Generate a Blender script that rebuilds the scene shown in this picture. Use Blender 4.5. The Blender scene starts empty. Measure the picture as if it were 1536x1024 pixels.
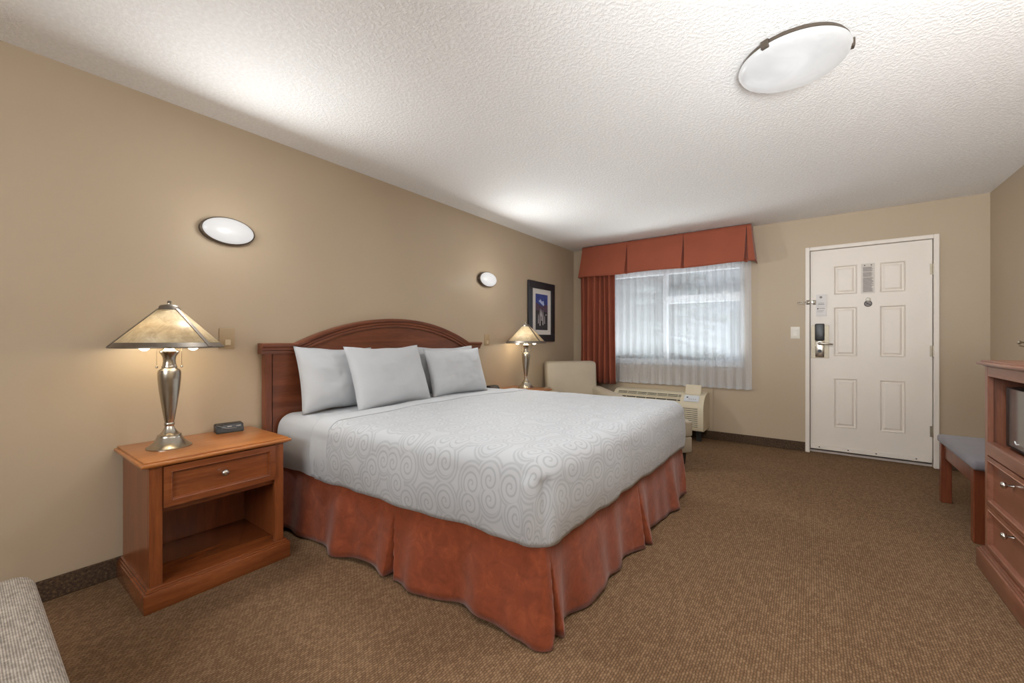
import bpy, bmesh, math, random
from mathutils import Vector, Matrix, noise
random.seed(7)
PI = math.pi
sc = bpy.context.scene
COL = sc.collection
S_ = math.sin; C_ = math.cos

# ------------------------------------------------------------------ materials
def new_mat(name):
    m = bpy.data.materials.new(name); m.use_nodes = True
    nt = m.node_tree
    b = nt.nodes['Principled BSDF']
    return m, nt, b
def N(nt, t, **kw):
    n = nt.nodes.new(t)
    for k, v in kw.items(): setattr(n, k, v)
    return n
def L(nt, a, b): nt.links.new(a, b)
def srgb(r, g, b):
    f = lambda c: (c/255/12.92) if c/255 <= .04045 else ((c/255+.055)/1.055)**2.4
    return (f(r), f(g), f(b), 1)
def ramp(nt, fac, stops):
    r = N(nt, 'ShaderNodeValToRGB')
    els = r.color_ramp.elements
    while len(els) < len(stops): els.new(.5)
    for e, (p, c) in zip(els, stops):
        e.position = p; e.color = c if len(c) == 4 else (*c, 1)
    L(nt, fac, r.inputs[0]); return r.outputs[0]
def coords(nt, kind='Object', scale=(1,1,1), rot=(0,0,0)):
    t = N(nt, 'ShaderNodeTexCoord'); mp = N(nt, 'ShaderNodeMapping')
    mp.inputs['Scale'].default_value = scale; mp.inputs['Rotation'].default_value = rot
    L(nt, t.outputs[kind], mp.inputs[0]); return mp.outputs[0]
def noise_tex(nt, vec, scale, detail=3, rough=.5, dist=0):
    n = N(nt, 'ShaderNodeTexNoise'); n.inputs['Scale'].default_value = scale
    n.inputs['Detail'].default_value = detail; n.inputs['Roughness'].default_value = rough
    n.inputs['Distortion'].default_value = dist
    L(nt, vec, n.inputs['Vector']); return n.outputs[0]
def math_n(nt, op, a, b=None):
    n = N(nt, 'ShaderNodeMath', operation=op)
    for i, v in enumerate((a, b)):
        if v is None: continue
        if isinstance(v, (int, float)): n.inputs[i].default_value = v
        else: L(nt, v, n.inputs[i])
    return n.outputs[0]
def bump(nt, b, h, strength=.2, dist=.01):
    n = N(nt, 'ShaderNodeBump'); n.inputs['Strength'].default_value = strength
    n.inputs['Distance'].default_value = dist
    L(nt, h, n.inputs['Height']); L(nt, n.outputs[0], b.inputs['Normal'])
def plain(name, col, rough=.5, metal=0, var=.06, nscale=12, bmp=0, spec=.5, coat=0):
    m, nt, b = new_mat(name)
    v = coords(nt); nz = noise_tex(nt, v, nscale)
    c0 = tuple(c*(1-var) for c in col[:3]); c1 = tuple(min(1, c*(1+var)) for c in col[:3])
    L(nt, ramp(nt, nz, [(.3, c0), (.7, c1)]), b.inputs['Base Color'])
    b.inputs['Roughness'].default_value = rough; b.inputs['Metallic'].default_value = metal
    b.inputs['Specular IOR Level'].default_value = spec; b.inputs['Coat Weight'].default_value = coat
    if bmp: bump(nt, b, noise_tex(nt, v, nscale*12), bmp, .002)
    return m
def wood(name, dark, mid, light, axis='y', rough=.33, coat=.25):
    m, nt, b = new_mat(name)
    sc_ = {'y': (9, .9, 9), 'z': (9, 9, .9), 'x': (.9, 9, 9)}[axis]
    v = coords(nt, 'Object', sc_)
    big = noise_tex(nt, v, 1.6, 4, .55, 1.2)
    v2 = coords(nt, 'Object', tuple(s*6 for s in sc_))
    fine = noise_tex(nt, v2, 3, 5, .65, .4)
    mix = math_n(nt, 'ADD', math_n(nt, 'MULTIPLY', big, .65), math_n(nt, 'MULTIPLY', fine, .35))
    L(nt, ramp(nt, mix, [(.3, dark), (.5, mid), (.72, light)]), b.inputs['Base Color'])
    b.inputs['Roughness'].default_value = rough
    b.inputs['Coat Weight'].default_value = coat; b.inputs['Coat Roughness'].default_value = .2
    bump(nt, b, fine, .05, .002)
    return m
CH = (srgb(98, 49, 24), srgb(128, 68, 34), srgb(152, 87, 46))
M = {}
M['wood_y'] = wood('cherry_wood_lengthwise', *CH, 'y', .24, .9)
M['wood_top_lit'] = wood('cherry_top_veneer', srgb(150, 88, 40), srgb(176, 108, 52), srgb(194, 126, 64), 'y', .3, .5)  # same cherry, lightened: lamplight on the top put into the colour
M['wood_z'] = wood('cherry_wood_upright', *CH, 'z')
M['wood_x'] = wood('cherry_wood_crosswise', *CH, 'x')
HB = (srgb(90, 46, 27), srgb(114, 61, 37), srgb(134, 76, 48))
M['head_y'] = wood('headboard_wood_lengthwise', *HB, 'y', .34, .3)
M['head_z'] = wood('headboard_wood_upright', *HB, 'z', .34, .3)
DR = (srgb(104, 60, 42), srgb(132, 82, 60), srgb(152, 100, 78))
M['dres_y'] = wood('dresser_wood_lengthwise', *DR, 'y', .36, .3)
M['dres_z'] = wood('dresser_wood_upright', *DR, 'z', .36, .3)
M['bench_wood'] = wood('bench_wood', srgb(84, 36, 16), srgb(112, 54, 28), srgb(134, 70, 40), 'z', .4)
M['nickel'] = plain('brushed_nickel', (.47, .43, .365), .25, 1, .05, 60)
M['pewter'] = plain('pewter_strip', (.19, .16, .13), .4, .8, .08, 40)
M['knob'] = plain('satin_knob', (.62, .58, .52), .24, 1, .04, 30)
M['bronze'] = plain('dark_bronze', (.11, .085, .065), .42, .6, .08, 30)
M['brass'] = plain('satin_brass_plate', (.40, .35, .27), .5, 1, .05, 30)
M['black'] = plain('black_plastic', (.014, .013, .013), .35, 0, .1, 30)
M['dark_grey'] = plain('dark_grey_plastic', (.06, .06, .065), .4, 0, .08, 30)
M['white_paint'] = plain('white_door_paint', srgb(232, 223, 212), .42, 0, .015, 4)
M['white_plastic'] = plain('white_plastic', srgb(226, 220, 208), .4, 0, .02, 8)
M['vinyl'] = plain('white_vinyl', srgb(205, 208, 212), .4, 0, .02, 8)
M['almond'] = plain('almond_switch_plastic', srgb(176, 152, 118), .45, 0, .02, 8)
M['almond_light'] = plain('light_almond_plastic', srgb(206, 186, 152), .45, 0, .02, 8)
M['ac_plastic'] = plain('beige_unit_plastic', srgb(206, 194, 168), .45, 0, .03, 6)
M['ac_dark'] = plain('vent_gap_dark', (.03, .03, .028), .6, 0, .1, 20)
M['paper'] = plain('paper_white', srgb(226, 222, 220), .7, 0, .02, 10)
M['paper_old'] = plain('paper_cream', srgb(214, 206, 196), .6, 0, .02, 10)
M['ink'] = plain('grey_print', srgb(150, 143, 140), .8, 0, .08, 200)
M['ink_dark'] = plain('dark_print', srgb(86, 80, 80), .8, 0, .08, 100)
M['leather'] = plain('beige_leather', srgb(178, 166, 146), .42, 0, .05, 5, .25)
M['leather_dark'] = plain('taupe_leather', srgb(160, 147, 126), .45, 0, .05, 5, .25)
M['dark_leg'] = plain('dark_wood_leg', (.03, .022, .018), .45, 0, .1, 10)
M['frame_black'] = plain('black_frame', (.022, .022, .026), .28, 0, .1, 20)
M['mat_board'] = plain('mat_board', srgb(222, 216, 210), .8, 0, .02, 20)
M['pic_sky'] = plain('print_blue', srgb(52, 66, 140), .5, 0, .45, 30)
M['pic_cloud'] = plain('print_pale_cloud', srgb(180, 190, 220), .5, 0, .1, 30)
M['pic_mauve'] = plain('print_mauve', srgb(84, 58, 76), .5, 0, .3, 40)
M['pic_dark'] = plain('print_dark_ground', srgb(40, 36, 38), .5, 0, .35, 60)
M['pic_white'] = plain('print_white_trunks', srgb(206, 200, 200), .5, 0, .15, 50)
M['lime_mark'] = plain('white_mark', (.8, .8, .8), .5)

def wall_mat():
    m, nt, b = new_mat('tan_wall_paint')
    v = coords(nt)
    L(nt, ramp(nt, noise_tex(nt, v, 1.2, 2), [(.3, srgb(181, 163, 139)), (.7, srgb(186, 168, 144))]), b.inputs['Base Color'])
    b.inputs['Roughness'].default_value = .46; b.inputs['Specular IOR Level'].default_value = .35
    bump(nt, b, noise_tex(nt, v, 190, 2), .06, .002)
    return m
M['wall'] = wall_mat()
def ceil_mat():
    m, nt, b = new_mat('textured_white_ceiling')
    v = coords(nt)
    b.inputs['Base Color'].default_value = srgb(226, 223, 219); b.inputs['Roughness'].default_value = .9
    n1 = noise_tex(nt, v, 62, 4, .6)
    h = ramp(nt, n1, [(.42, (0, 0, 0)), (.62, (1, 1, 1))])
    L(nt, ramp(nt, n1, [(.3, srgb(235, 233, 230)), (.65, srgb(246, 245, 243))]), b.inputs['Base Color'])
    bump(nt, b, h, .42, .006)
    return m
M['ceiling'] = ceil_mat()
def carpet_mat():
    m, nt, b = new_mat('brown_loop_carpet')
    t = N(nt, 'ShaderNodeTexCoord'); sp = N(nt, 'ShaderNodeSeparateXYZ'); L(nt, t.outputs['Object'], sp.inputs[0])
    wob = math_n(nt, 'SUBTRACT', noise_tex(nt, t.outputs['Object'], 30, 2), .5)
    xr = math_n(nt, 'ADD', math_n(nt, 'MULTIPLY', sp.outputs[0], 104), math_n(nt, 'MULTIPLY', wob, .9))
    row = math_n(nt, 'FLOOR', xr)
    yr = math_n(nt, 'ADD', math_n(nt, 'MULTIPLY', sp.outputs[1], 62), math_n(nt, 'MULTIPLY', row, .37))
    yr = math_n(nt, 'ADD', yr, math_n(nt, 'MULTIPLY', wob, 1.2))
    cell = N(nt, 'ShaderNodeCombineXYZ'); L(nt, row, cell.inputs[0]); L(nt, math_n(nt, 'FLOOR', yr), cell.inputs[1])
    wn = N(nt, 'ShaderNodeTexWhiteNoise', noise_dimensions='2D'); L(nt, cell.outputs[0], wn.inputs['Vector'])
    a = math_n(nt, 'ABSOLUTE', math_n(nt, 'SINE', math_n(nt, 'MULTIPLY', xr, PI)))
    c = math_n(nt, 'ABSOLUTE', math_n(nt, 'SINE', math_n(nt, 'MULTIPLY', yr, PI)))
    h = math_n(nt, 'MULTIPLY', math_n(nt, 'POWER', a, .6), math_n(nt, 'ADD', math_n(nt, 'MULTIPLY', c, .45), .55))
    fz = noise_tex(nt, t.outputs['Object'], 210, 3, .6)
    k = math_n(nt, 'ADD', math_n(nt, 'MULTIPLY', h, .34), math_n(nt, 'MULTIPLY', wn.outputs[0], .16))
    k = math_n(nt, 'ADD', k, math_n(nt, 'MULTIPLY', fz, .46))
    big = noise_tex(nt, t.outputs['Object'], 1.7, 3)
    k2 = math_n(nt, 'ADD', k, math_n(nt, 'MULTIPLY', math_n(nt, 'SUBTRACT', big, .5), .12))
    L(nt, ramp(nt, k2, [(.25, srgb(76, 55, 38)), (.54, srgb(118, 92, 68)), (.85, srgb(158, 131, 102))]), b.inputs['Base Color'])
    b.inputs['Roughness'].default_value = .95; b.inputs['Specular IOR Level'].default_value = .1
    bump(nt, b, k, .5, .005)
    return m
M['carpet'] = carpet_mat()
def base_mat():
    m, nt, b = new_mat('dark_carpet_base')
    v = coords(nt)
    nz = noise_tex(nt, v, 90, 3, .7)
    L(nt, ramp(nt, nz, [(.3, srgb(44, 32, 22)), (.55, srgb(80, 60, 42)), (.78, srgb(128, 104, 76))]), b.inputs['Base Color'])
    b.inputs['Roughness'].default_value = .95; bump(nt, b, nz, .5, .005)
    return m
M['base'] = base_mat()
def cloth(name, col, sheen=.2, rough=.8, var=.03, weave=900, bstr=.08, wr=0):
    m, nt, b = new_mat(name)
    v = coords(nt)
    nz = noise_tex(nt, v, 5, 4)
    c0 = tuple(c*(1-var) for c in col[:3]); c1 = tuple(min(1, c*(1+var)) for c in col[:3])
    L(nt, ramp(nt, nz, [(.3, c0), (.7, c1)]), b.inputs['Base Color'])
    b.inputs['Roughness'].default_value = rough; b.inputs['Sheen Weight'].default_value = sheen
    b.inputs['Specular IOR Level'].default_value = .25
    h = noise_tex(nt, v, weave, 1)
    if wr:
        h = math_n(nt, 'ADD', math_n(nt, 'MULTIPLY', h, .1), math_n(nt, 'MULTIPLY', noise_tex(nt, v, wr, 4, .55, .6), 1.0))
        bump(nt, b, h, bstr, .02)
    else: bump(nt, b, h, bstr, .002)
    return m
M['linen'] = cloth('white_linen', srgb(185, 187, 190), .1, .8, .01, 900, .14, 6)
M['rust'] = cloth('rust_red_curtain_cloth', srgb(152, 80, 57), .15, .7, .05)
def satin():
    m, nt, b = new_mat('rust_satin_skirt')
    v = coords(nt)
    nz = noise_tex(nt, v, 14, 5, .65, .8)
    L(nt, ramp(nt, nz, [(.3, srgb(118, 54, 28)), (.55, srgb(140, 66, 36)), (.78, srgb(164, 84, 48))]), b.inputs['Base Color'])
    b.inputs['Roughness'].default_value = .5; b.inputs['Sheen Weight'].default_value = .2
    b.inputs['Specular IOR Level'].default_value = .4
    bump(nt, b, noise_tex(nt, v, 9, 5, .6, .5), .25, .02)
    return m
M['satin'] = satin()
M['seat_blue'] = cloth('blue_grey_seat_cloth', srgb(116, 111, 116), .2, .85, .08, 500, .2)
def swirl():
    m, nt, b = new_mat('white_swirl_coverlet')
    t = N(nt, 'ShaderNodeTexCoord')
    wob = noise_tex(nt, t.outputs['UV'], 3, 2)
    vo = N(nt, 'ShaderNodeTexVoronoi', voronoi_dimensions='2D'); vo.inputs['Scale'].default_value = 7.6
    vo.inputs['Randomness'].default_value = .8
    mpu = N(nt, 'ShaderNodeMapping'); mpu.inputs['Scale'].default_value = (1.18, .92, 1); L(nt, t.outputs['UV'], mpu.inputs[0])
    L(nt, mpu.outputs[0], vo.inputs['Vector'])
    sub = N(nt, 'ShaderNodeVectorMath', operation='SUBTRACT')
    L(nt, mpu.outputs[0], sub.inputs[0]); L(nt, vo.outputs['Position'], sub.inputs[1])
    s = N(nt, 'ShaderNodeSeparateXYZ'); L(nt, sub.outputs[0], s.inputs[0])
    ang = math_n(nt, 'ARCTAN2', s.outputs[1], s.outputs[0])
    ln = N(nt, 'ShaderNodeVectorMath', operation='LENGTH'); L(nt, sub.outputs[0], ln.inputs[0])
    # spiral line: sin(k*r - angle)
    rl = ln.outputs['Value']
    sp = math_n(nt, 'SINE', math_n(nt, 'SUBTRACT', math_n(nt, 'MULTIPLY', rl, 225), ang))
    line = ramp(nt, sp, [(.35, (0, 0, 0)), (.8, (1, 1, 1))])
    inside = ramp(nt, rl, [(.054, (1, 1, 1)), (.060, (0, 0, 0))])
    def ringline(r, w):
        d = math_n(nt, 'ABSOLUTE', math_n(nt, 'SUBTRACT', rl, r))
        return ramp(nt, d, [(w*.5, (1, 1, 1)), (w, (0, 0, 0))])
    mul = math_n(nt, 'MULTIPLY', line, inside)
    pat = math_n(nt, 'MAXIMUM', mul, ringline(.066, .0055))
    pat = math_n(nt, 'MAXIMUM', pat, ringline(.084, .0055))
    L(nt, ramp(nt, pat, [(0, srgb(185, 187, 190)), (1, srgb(167, 169, 172))]), b.inputs['Base Color'])
    L(nt, ramp(nt, pat, [(0, (.75,)*3), (1, (.55,)*3)]), b.inputs['Roughness'])
    b.inputs['Sheen Weight'].default_value = .1; b.inputs['Specular IOR Level'].default_value = .25
    v = coords(nt)
    wr = noise_tex(nt, v, 4, 4, .5, .6)
    h = math_n(nt, 'ADD', math_n(nt, 'MULTIPLY', pat, -.05), wr)
    bump(nt, b, h, .14, .02)
    return m
M['swirl'] = swirl()
def ribbed():
    m, nt, b = new_mat('grey_ribbed_upholstery')
    t = N(nt, 'ShaderNodeTexCoord'); sp = N(nt, 'ShaderNodeSeparateXYZ'); L(nt, t.outputs['Object'], sp.inputs[0])
    a = math_n(nt, 'SINE', math_n(nt, 'MULTIPLY', sp.outputs[1], 2*PI*215))
    c = math_n(nt, 'SINE', math_n(nt, 'MULTIPLY', sp.outputs[0], 2*PI*150))
    h = math_n(nt, 'ADD', math_n(nt, 'MULTIPLY', a, .7), math_n(nt, 'MULTIPLY', c, .3))
    k = math_n(nt, 'ADD', math_n(nt, 'MULTIPLY', h, .3), noise_tex(nt, t.outputs['Object'], 90, 3))
    L(nt, ramp(nt, k, [(.15, srgb(104, 94, 84)), (.5, srgb(142, 131, 120)), (.9, srgb(180, 169, 155))]), b.inputs['Base Color'])
    b.inputs['Roughness'].default_value = .9; bump(nt, b, h, .4, .0015)
    return m
M['ribbed'] = ribbed()
def sheer_mat():
    m, nt, b = new_mat('white_sheer_voile')
    nt.nodes.remove(b)
    out = nt.nodes['Material Output']
    tr = N(nt, 'ShaderNodeBsdfTransparent'); tl = N(nt, 'ShaderNodeBsdfTranslucent'); df = N(nt, 'ShaderNodeBsdfDiffuse')
    tl.inputs[0].default_value = (.76, .79, .82, 1); df.inputs[0].default_value = (.86, .87, .89, 1)
    m1 = N(nt, 'ShaderNodeMixShader'); m1.inputs[0].default_value = .62
    L(nt, tl.outputs[0], m1.inputs[1]); L(nt, df.outputs[0], m1.inputs[2])
    m2 = N(nt, 'ShaderNodeMixShader')
    v = coords(nt)
    f = ramp(nt, noise_tex(nt, v, 500, 1), [(.3, (.54,)*3), (.7, (.64,)*3)])
    L(nt, f, m2.inputs[0])
    L(nt, tr.outputs[0], m2.inputs[1]); L(nt, m1.outputs[0], m2.inputs[2]); L(nt, m2.outputs[0], out.inputs[0])
    return m
M['sheer'] = sheer_mat()
def glass_pane():
    m, nt, b = new_mat('window_glass')
    nt.nodes.remove(b); out = nt.nodes['Material Output']
    tr = N(nt, 'ShaderNodeBsdfTransparent'); gl = N(nt, 'ShaderNodeBsdfGlossy'); gl.inputs['Roughness'].default_value = .02
    tr.inputs[0].default_value = (.95, .97, .97, 1)
    fr = N(nt, 'ShaderNodeFresnel'); fr.inputs[0].default_value = 1.12
    mx = N(nt, 'ShaderNodeMixShader')
    L(nt, fr.outputs[0], mx.inputs[0]); L(nt, tr.outputs[0], mx.inputs[1]); L(nt, gl.outputs[0], mx.inputs[2])
    L(nt, mx.outputs[0], out.inputs[0]); return m
M['glass'] = glass_pane()
def emit(name, col, strength, swirls=False):
    m, nt, b = new_mat(name)
    b.inputs['Base Color'].default_value = (.22, .22, .22, 1); b.inputs['Roughness'].default_value = .3
    v = coords(nt)
    n = noise_tex(nt, v, 6, 3, .5, 2.5) if swirls else noise_tex(nt, v, 3, 1)
    lo = .90 if swirls else .97
    L(nt, ramp(nt, n, [(.35, tuple(c*lo for c in col)), (.6, col)]), b.inputs['Emission Color'])
    b.inputs['Emission Strength'].default_value = strength
    return m
M['bowl'] = emit('frosted_bowl_glass', (1.0, .985, .97), .44, True)
M['sconce_glass'] = emit('sconce_opal_glass', (1.0, .985, .975), .50)
M['bulb'] = emit('lit_bulb', (1.0, .95, .86), 4.0)
def mica():
    m, nt, b = new_mat('amber_mica_shade')
    v = coords(nt)
    n = noise_tex(nt, v, 26, 5, .65, .8)
    col = ramp(nt, n, [(.3, srgb(196, 176, 140)), (.55, srgb(220, 204, 170)), (.75, srgb(232, 221, 194))])
    L(nt, col, b.inputs['Base Color'])
    b.inputs['Roughness'].default_value = .4
    tl = N(nt, 'ShaderNodeBsdfTranslucent'); L(nt, col, tl.inputs[0])
    mx = N(nt, 'ShaderNodeMixShader'); mx.inputs[0].default_value = .38
    out = nt.nodes['Material Output']
    L(nt, b.outputs[0], mx.inputs[1]); L(nt, tl.outputs[0], mx.inputs[2]); L(nt, mx.outputs[0], out.inputs[0])
    return m
M['mica'] = mica()
def mw_glass():
    m, nt, b = new_mat('microwave_door_glass')
    v = coords(nt)
    L(nt, ramp(nt, noise_tex(nt, v, 4), [(.3, srgb(120, 116, 110)), (.7, srgb(128, 124, 118))]), b.inputs['Base Color'])
    b.inputs['Metallic'].default_value = .5; b.inputs['Roughness'].default_value = .12
    return m
M['mw_glass'] = mw_glass()
M['spruce'] = plain('spruce_needles', srgb(120, 134, 136), .8, 0, .35, 6)
M['bark'] = plain('spruce_bark', srgb(92, 84, 78), .9, 0, .2, 10)
M['snow_ground'] = plain('pale_gravel_ground', srgb(198, 200, 204), .9, 0, .08, 1)
M['bld_wall'] = plain('pale_siding', srgb(180, 188, 198), .8, 0, .04, 2)
M['bld_roof'] = plain('grey_roof', srgb(140, 146, 154), .8, 0, .08, 6)
M['bld_win'] = plain('dark_window', srgb(100, 112, 124), .2, 0, .05, 6)

# ------------------------------------------------------------------ mesh helpers
ORG = {}
def BM(): return bmesh.new()
def bx(bm, x0, x1, y0, y1, z0, z1, bev=0, seg=2):
    r = bmesh.ops.create_cube(bm, size=1)
    vs = r['verts']
    for v in vs:
        v.co = Vector(((x0+x1)/2+v.co.x*(x1-x0), (y0+y1)/2+v.co.y*(y1-y0), (z0+z1)/2+v.co.z*(z1-z0)))
    if bev:
        es = list({e for v in vs for e in v.link_edges})
        r2 = bmesh.ops.bevel(bm, geom=es, offset=bev, segments=seg, profile=.5, affect='EDGES')
        vs = list({v for f in r2['faces'] for v in f.verts})
    return vs
def rot_verts(vs, M4):
    for v in vs: v.co = M4 @ v.co
def lathe(bm, prof, cx, cy, segs=40, axis='z', cz=0, close=True):
    rings = []
    for r, h in prof:
        ring = []
        for i in range(segs):
            a = 2*PI*i/segs
            if axis == 'z': p = (cx+r*C_(a), cy+r*S_(a), h)
            elif axis == 'x': p = (h, cy+r*C_(a), cz+r*S_(a))
            else: p = (cx+r*C_(a), h, cz-r*S_(a)*1)
            ring.append(bm.verts.new(p))
        rings.append(ring)
    fl = (axis == 'y')
    for a, b in zip(rings, rings[1:]):
        for i in range(segs):
            j = (i+1) % segs
            f = (a[i], a[j], b[j], b[i])
            bm.faces.new(f)
    if close:
        bm.faces.new(rings[0][::-1]); bm.faces.new(rings[-1])
    return [v for r in rings for v in r]
def tube(bm, pts, rad, segs=10):
    pts = [Vector(p) for p in pts]
    n = len(pts); rads = rad if isinstance(rad, (list, tuple)) else [rad]*n
    rings = []
    up = Vector((0, 0, 1))
    for i, p in enumerate(pts):
        d = (pts[min(i+1, n-1)]-pts[max(i-1, 0)]).normalized()
        a = d.cross(up)
        if a.length < 1e-3: a = d.cross(Vector((1, 0, 0)))
        a.normalize(); b = d.cross(a)
        rings.append([bm.verts.new(p+(a*C_(2*PI*k/segs)+b*S_(2*PI*k/segs))*rads[i]) for k in range(segs)])
    for a, b in zip(rings, rings[1:]):
        for k in range(segs):
            j = (k+1) % segs
            bm.faces.new((a[k], a[j], b[j], b[k]))
    bm.faces.new(rings[0][::-1]); bm.faces.new(rings[-1])
    return [v for r in rings for v in r]
def grid(bm, fn, nu, nv, closed_u=False, uvfn=None):
    V = [[bm.verts.new(fn(i/nu, j/nv)) for j in range(nv+1)] for i in range(nu if closed_u else nu+1)]
    uvl = bm.loops.layers.uv.verify() if uvfn else None
    n = len(V)
    for i in range(nu):
        for j in range(nv):
            i2 = (i+1) % n if closed_u else i+1
            f = bm.faces.new((V[i][j], V[i2][j], V[i2][j+1], V[i][j+1]))
            if uvl:
                for lp, (a, b) in zip(f.loops, ((i, j), (i+1, j), (i+1, j+1), (i, j+1))):
                    lp[uvl].uv = uvfn(a/nu, b/nv)
    return V
def prism(bm, poly, axis, a, b):
    """poly: list of 2-D points in the plane normal to axis, extruded from a to b"""
    def P(p, t):
        return {'x': (t, p[0], p[1]), 'y': (p[0], t, p[1]), 'z': (p[0], p[1], t)}[axis]
    A = [bm.verts.new(P(p, a)) for p in poly]; B = [bm.verts.new(P(p, b)) for p in poly]
    n = len(poly)
    for i in range(n):
        j = (i+1) % n
        bm.faces.new((A[i], A[j], B[j], B[i]))
    bm.faces.new(A[::-1]); bm.faces.new(B)
    return A+B
def obj(name, bm, mat, parent=None, smooth=None, loc=None, keep=False, solid=0, normals=True):
    """link a bmesh written in world coordinates as one mesh object"""
    org = Vector(ORG[parent.name]) if parent else (Vector(loc) if loc else Vector((0, 0, 0)))
    bmesh.ops.translate(bm, verts=bm.verts, vec=-org)
    if normals: bmesh.ops.recalc_face_normals(bm, faces=bm.faces)
    me = bpy.data.meshes.new(name); bm.to_mesh(me); bm.free()
    mats = mat if isinstance(mat, (list, tuple)) else [mat]
    for m in mats: me.materials.append(m)
    o = bpy.data.objects.new(name, me); COL.objects.link(o)
    if parent: o.parent = parent
    else: o.location = org
    ORG[o.name] = tuple(org)
    if smooth is not None:
        me.shade_smooth()
        if smooth < 179: me.set_sharp_from_angle(angle=math.radians(smooth))
    if solid:
        md = o.modifiers.new('thickness', 'SOLIDIFY'); md.thickness = solid; md.offset = 0
    return o
def tag(o, label, cat, group=None):
    o['label'] = label; o['category'] = cat
    if group: o['group'] = group
    return o
def thing(name, label, cat, loc=(0, 0, 0), group=None):
    o = bpy.data.objects.new(name, None); COL.objects.link(o); o.location = loc
    o.empty_display_size = .1
    ORG[o.name] = tuple(loc)
    return tag(o, label, cat, group)
def struct(o, label, cat=None):
    o['kind'] = 'structure'; o['label'] = label
    o['category'] = cat or o.name.split('_')[0]
    return o
def kids(o): return [c for c in COL.objects if c.parent == o]
def dup(root, loc, label, rotz=0):
    def cp(o, par):
        c = o.copy(); COL.objects.link(c)
        if par: c.parent = par
        for ch in kids(o): cp(ch, c)
        return c
    r = cp(root, None)
    r.location = loc; r.rotation_euler = (0, 0, rotz); r['label'] = label
    return r

# ------------------------------------------------------------------ room
X0 = 2.7723; HC = 1.1691; YB = 5.289; W = 4.010; H = 2.436; YF = -2.3
T = .14
DL, DRt, DZ = 2.757, 3.657, 2.087            # door leaf
WX0, WX1, WZ0, WZ1 = .32, 2.15, .875, 2.10   # window opening
bm = BM(); bx(bm, -T, W+T, YF-T, YB+T, -.1, 0)
struct(obj('floor', bm, M['carpet']), 'brown loop-pile carpet floor of the room')
bm = BM(); bx(bm, -T, W+T, YF-T, YB+T, H, H+.1)
struct(obj('ceiling', bm, M['ceiling']), 'white textured ceiling above the room')
bm = BM(); bx(bm, -T, 0, YF-T, YB+T, 0, H)
struct(obj('wall_left', bm, M['wall']), 'long tan wall behind the headboard')
bm = BM(); bx(bm, W, W+T, YF-T, YB+T, 0, H)
struct(obj('wall_right', bm, M['wall']), 'tan wall behind the dresser and bench')
bm = BM(); bx(bm, -T, W+T, YF-T, YF, 0, H)
struct(obj('wall_front', bm, M['wall']), 'tan wall opposite the window wall')
bm = BM()
bx(bm, 0, WX0, YB, YB+T, 0, H); bx(bm, WX0, WX1, YB, YB+T, 0, WZ0); bx(bm, WX0, WX1, YB, YB+T, WZ1, H)
bx(bm, WX1, DL-.012, YB, YB+T, 0, H); bx(bm, DL-.012, DRt+.012, YB, YB+T, DZ+.012, H); bx(bm, DRt+.012, W, YB, YB+T, 0, H)
bx(bm, DL-.012, DRt+.012, YB+.105, YB+T, 0, DZ+.012)  # unseen slab added behind the door to block light leaks
struct(obj('wall_back', bm, M['wall']), 'tan wall holding the window and white door')

def base_run(name, label, x0, x1, y0, y1):
    bm = BM(); bx(bm, x0, x1, y0, y1, 0, .098, .004, 1)
    return struct(obj(name, bm, M['base']), label)
base_run('baseboard_left', 'dark brown carpet baseboard along the headboard wall', 0, .012, YF, YB-.012)
bm = BM(); bx(bm, 0, DL-.045, YB-.012, YB, 0, .098, .004, 1); bx(bm, 3.702, W-.012, YB-.012, YB, 0, .098, .004, 1)
struct(obj('baseboard_back', bm, M['base']), 'dark brown carpet baseboard below the window and beside the door')
base_run('baseboard_right', 'dark brown carpet baseboard along the dresser wall', W-.012, W, YF, YB)

# door frame
bm = BM()
bx(bm, 2.713, DL-.006, YB-.022, YB+.05, 0, 2.128, .004, 1)
bx(bm, DRt+.006, 3.700, YB-.022, YB+.05, 0, 2.128, .004, 1)
bx(bm, DL-.006, DRt+.006, YB-.022, YB+.05, DZ+.004, 2.128, .004, 1)
bx(bm, DL-.006, DRt+.006, YB+.05, YB+.10, 0.0, .02)
trim = struct(obj('trim_1', bm, M['white_paint']), 'white door frame around the six panel door')
# exterior blocker behind the door
# door leaf with six raised panels
yd = YB+.004
bm = BM()
xs = [DL, 2.947, 3.130, 3.296, 3.479, DRt]
zs = [.042, .284, .782, 1.004, 1.498, 1.625, 1.914, DZ]
G = [[bm.verts.new((x, yd, z)) for z in zs] for x in xs]
panels = []
for i in range(5):
    for j in range(7):
        f = bm.faces.new((G[i][j], G[i+1][j], G[i+1][j+1], G[i][j+1]))
        if i in (1, 3) and j in (1, 3, 5): panels.append(f)
Bk = [[bm.verts.new((x, yd+.042, z)) for z in (zs[0], zs[-1])] for x in (xs[0], xs[-1])]
bm.faces.new((Bk[0][0], Bk[0][1], Bk[1][1], Bk[1][0]))
bm.faces.new([G[0][j] for j in range(8)]+[Bk[0][1], Bk[0][0]])
bm.faces.new([G[5][j] for j in range(8)]+[Bk[1][1], Bk[1][0]])
bm.faces.new([G[i][7] for i in range(6)]+[Bk[1][1], Bk[0][1]])
bm.faces.new([G[i][0] for i in range(6)]+[Bk[1][0], Bk[0][0]])
bmesh.ops.recalc_face_normals(bm, faces=bm.faces)
bmesh.ops.inset_individual(bm, faces=panels, thickness=.008, depth=.004)
bmesh.ops.inset_individual(bm, faces=panels, thickness=.012, depth=-.014)
bmesh.ops.inset_individual(bm, faces=panels, thickness=.012, depth=0)
bmesh.ops.inset_individual(bm, faces=panels, thickness=.024, depth=.010)
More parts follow.
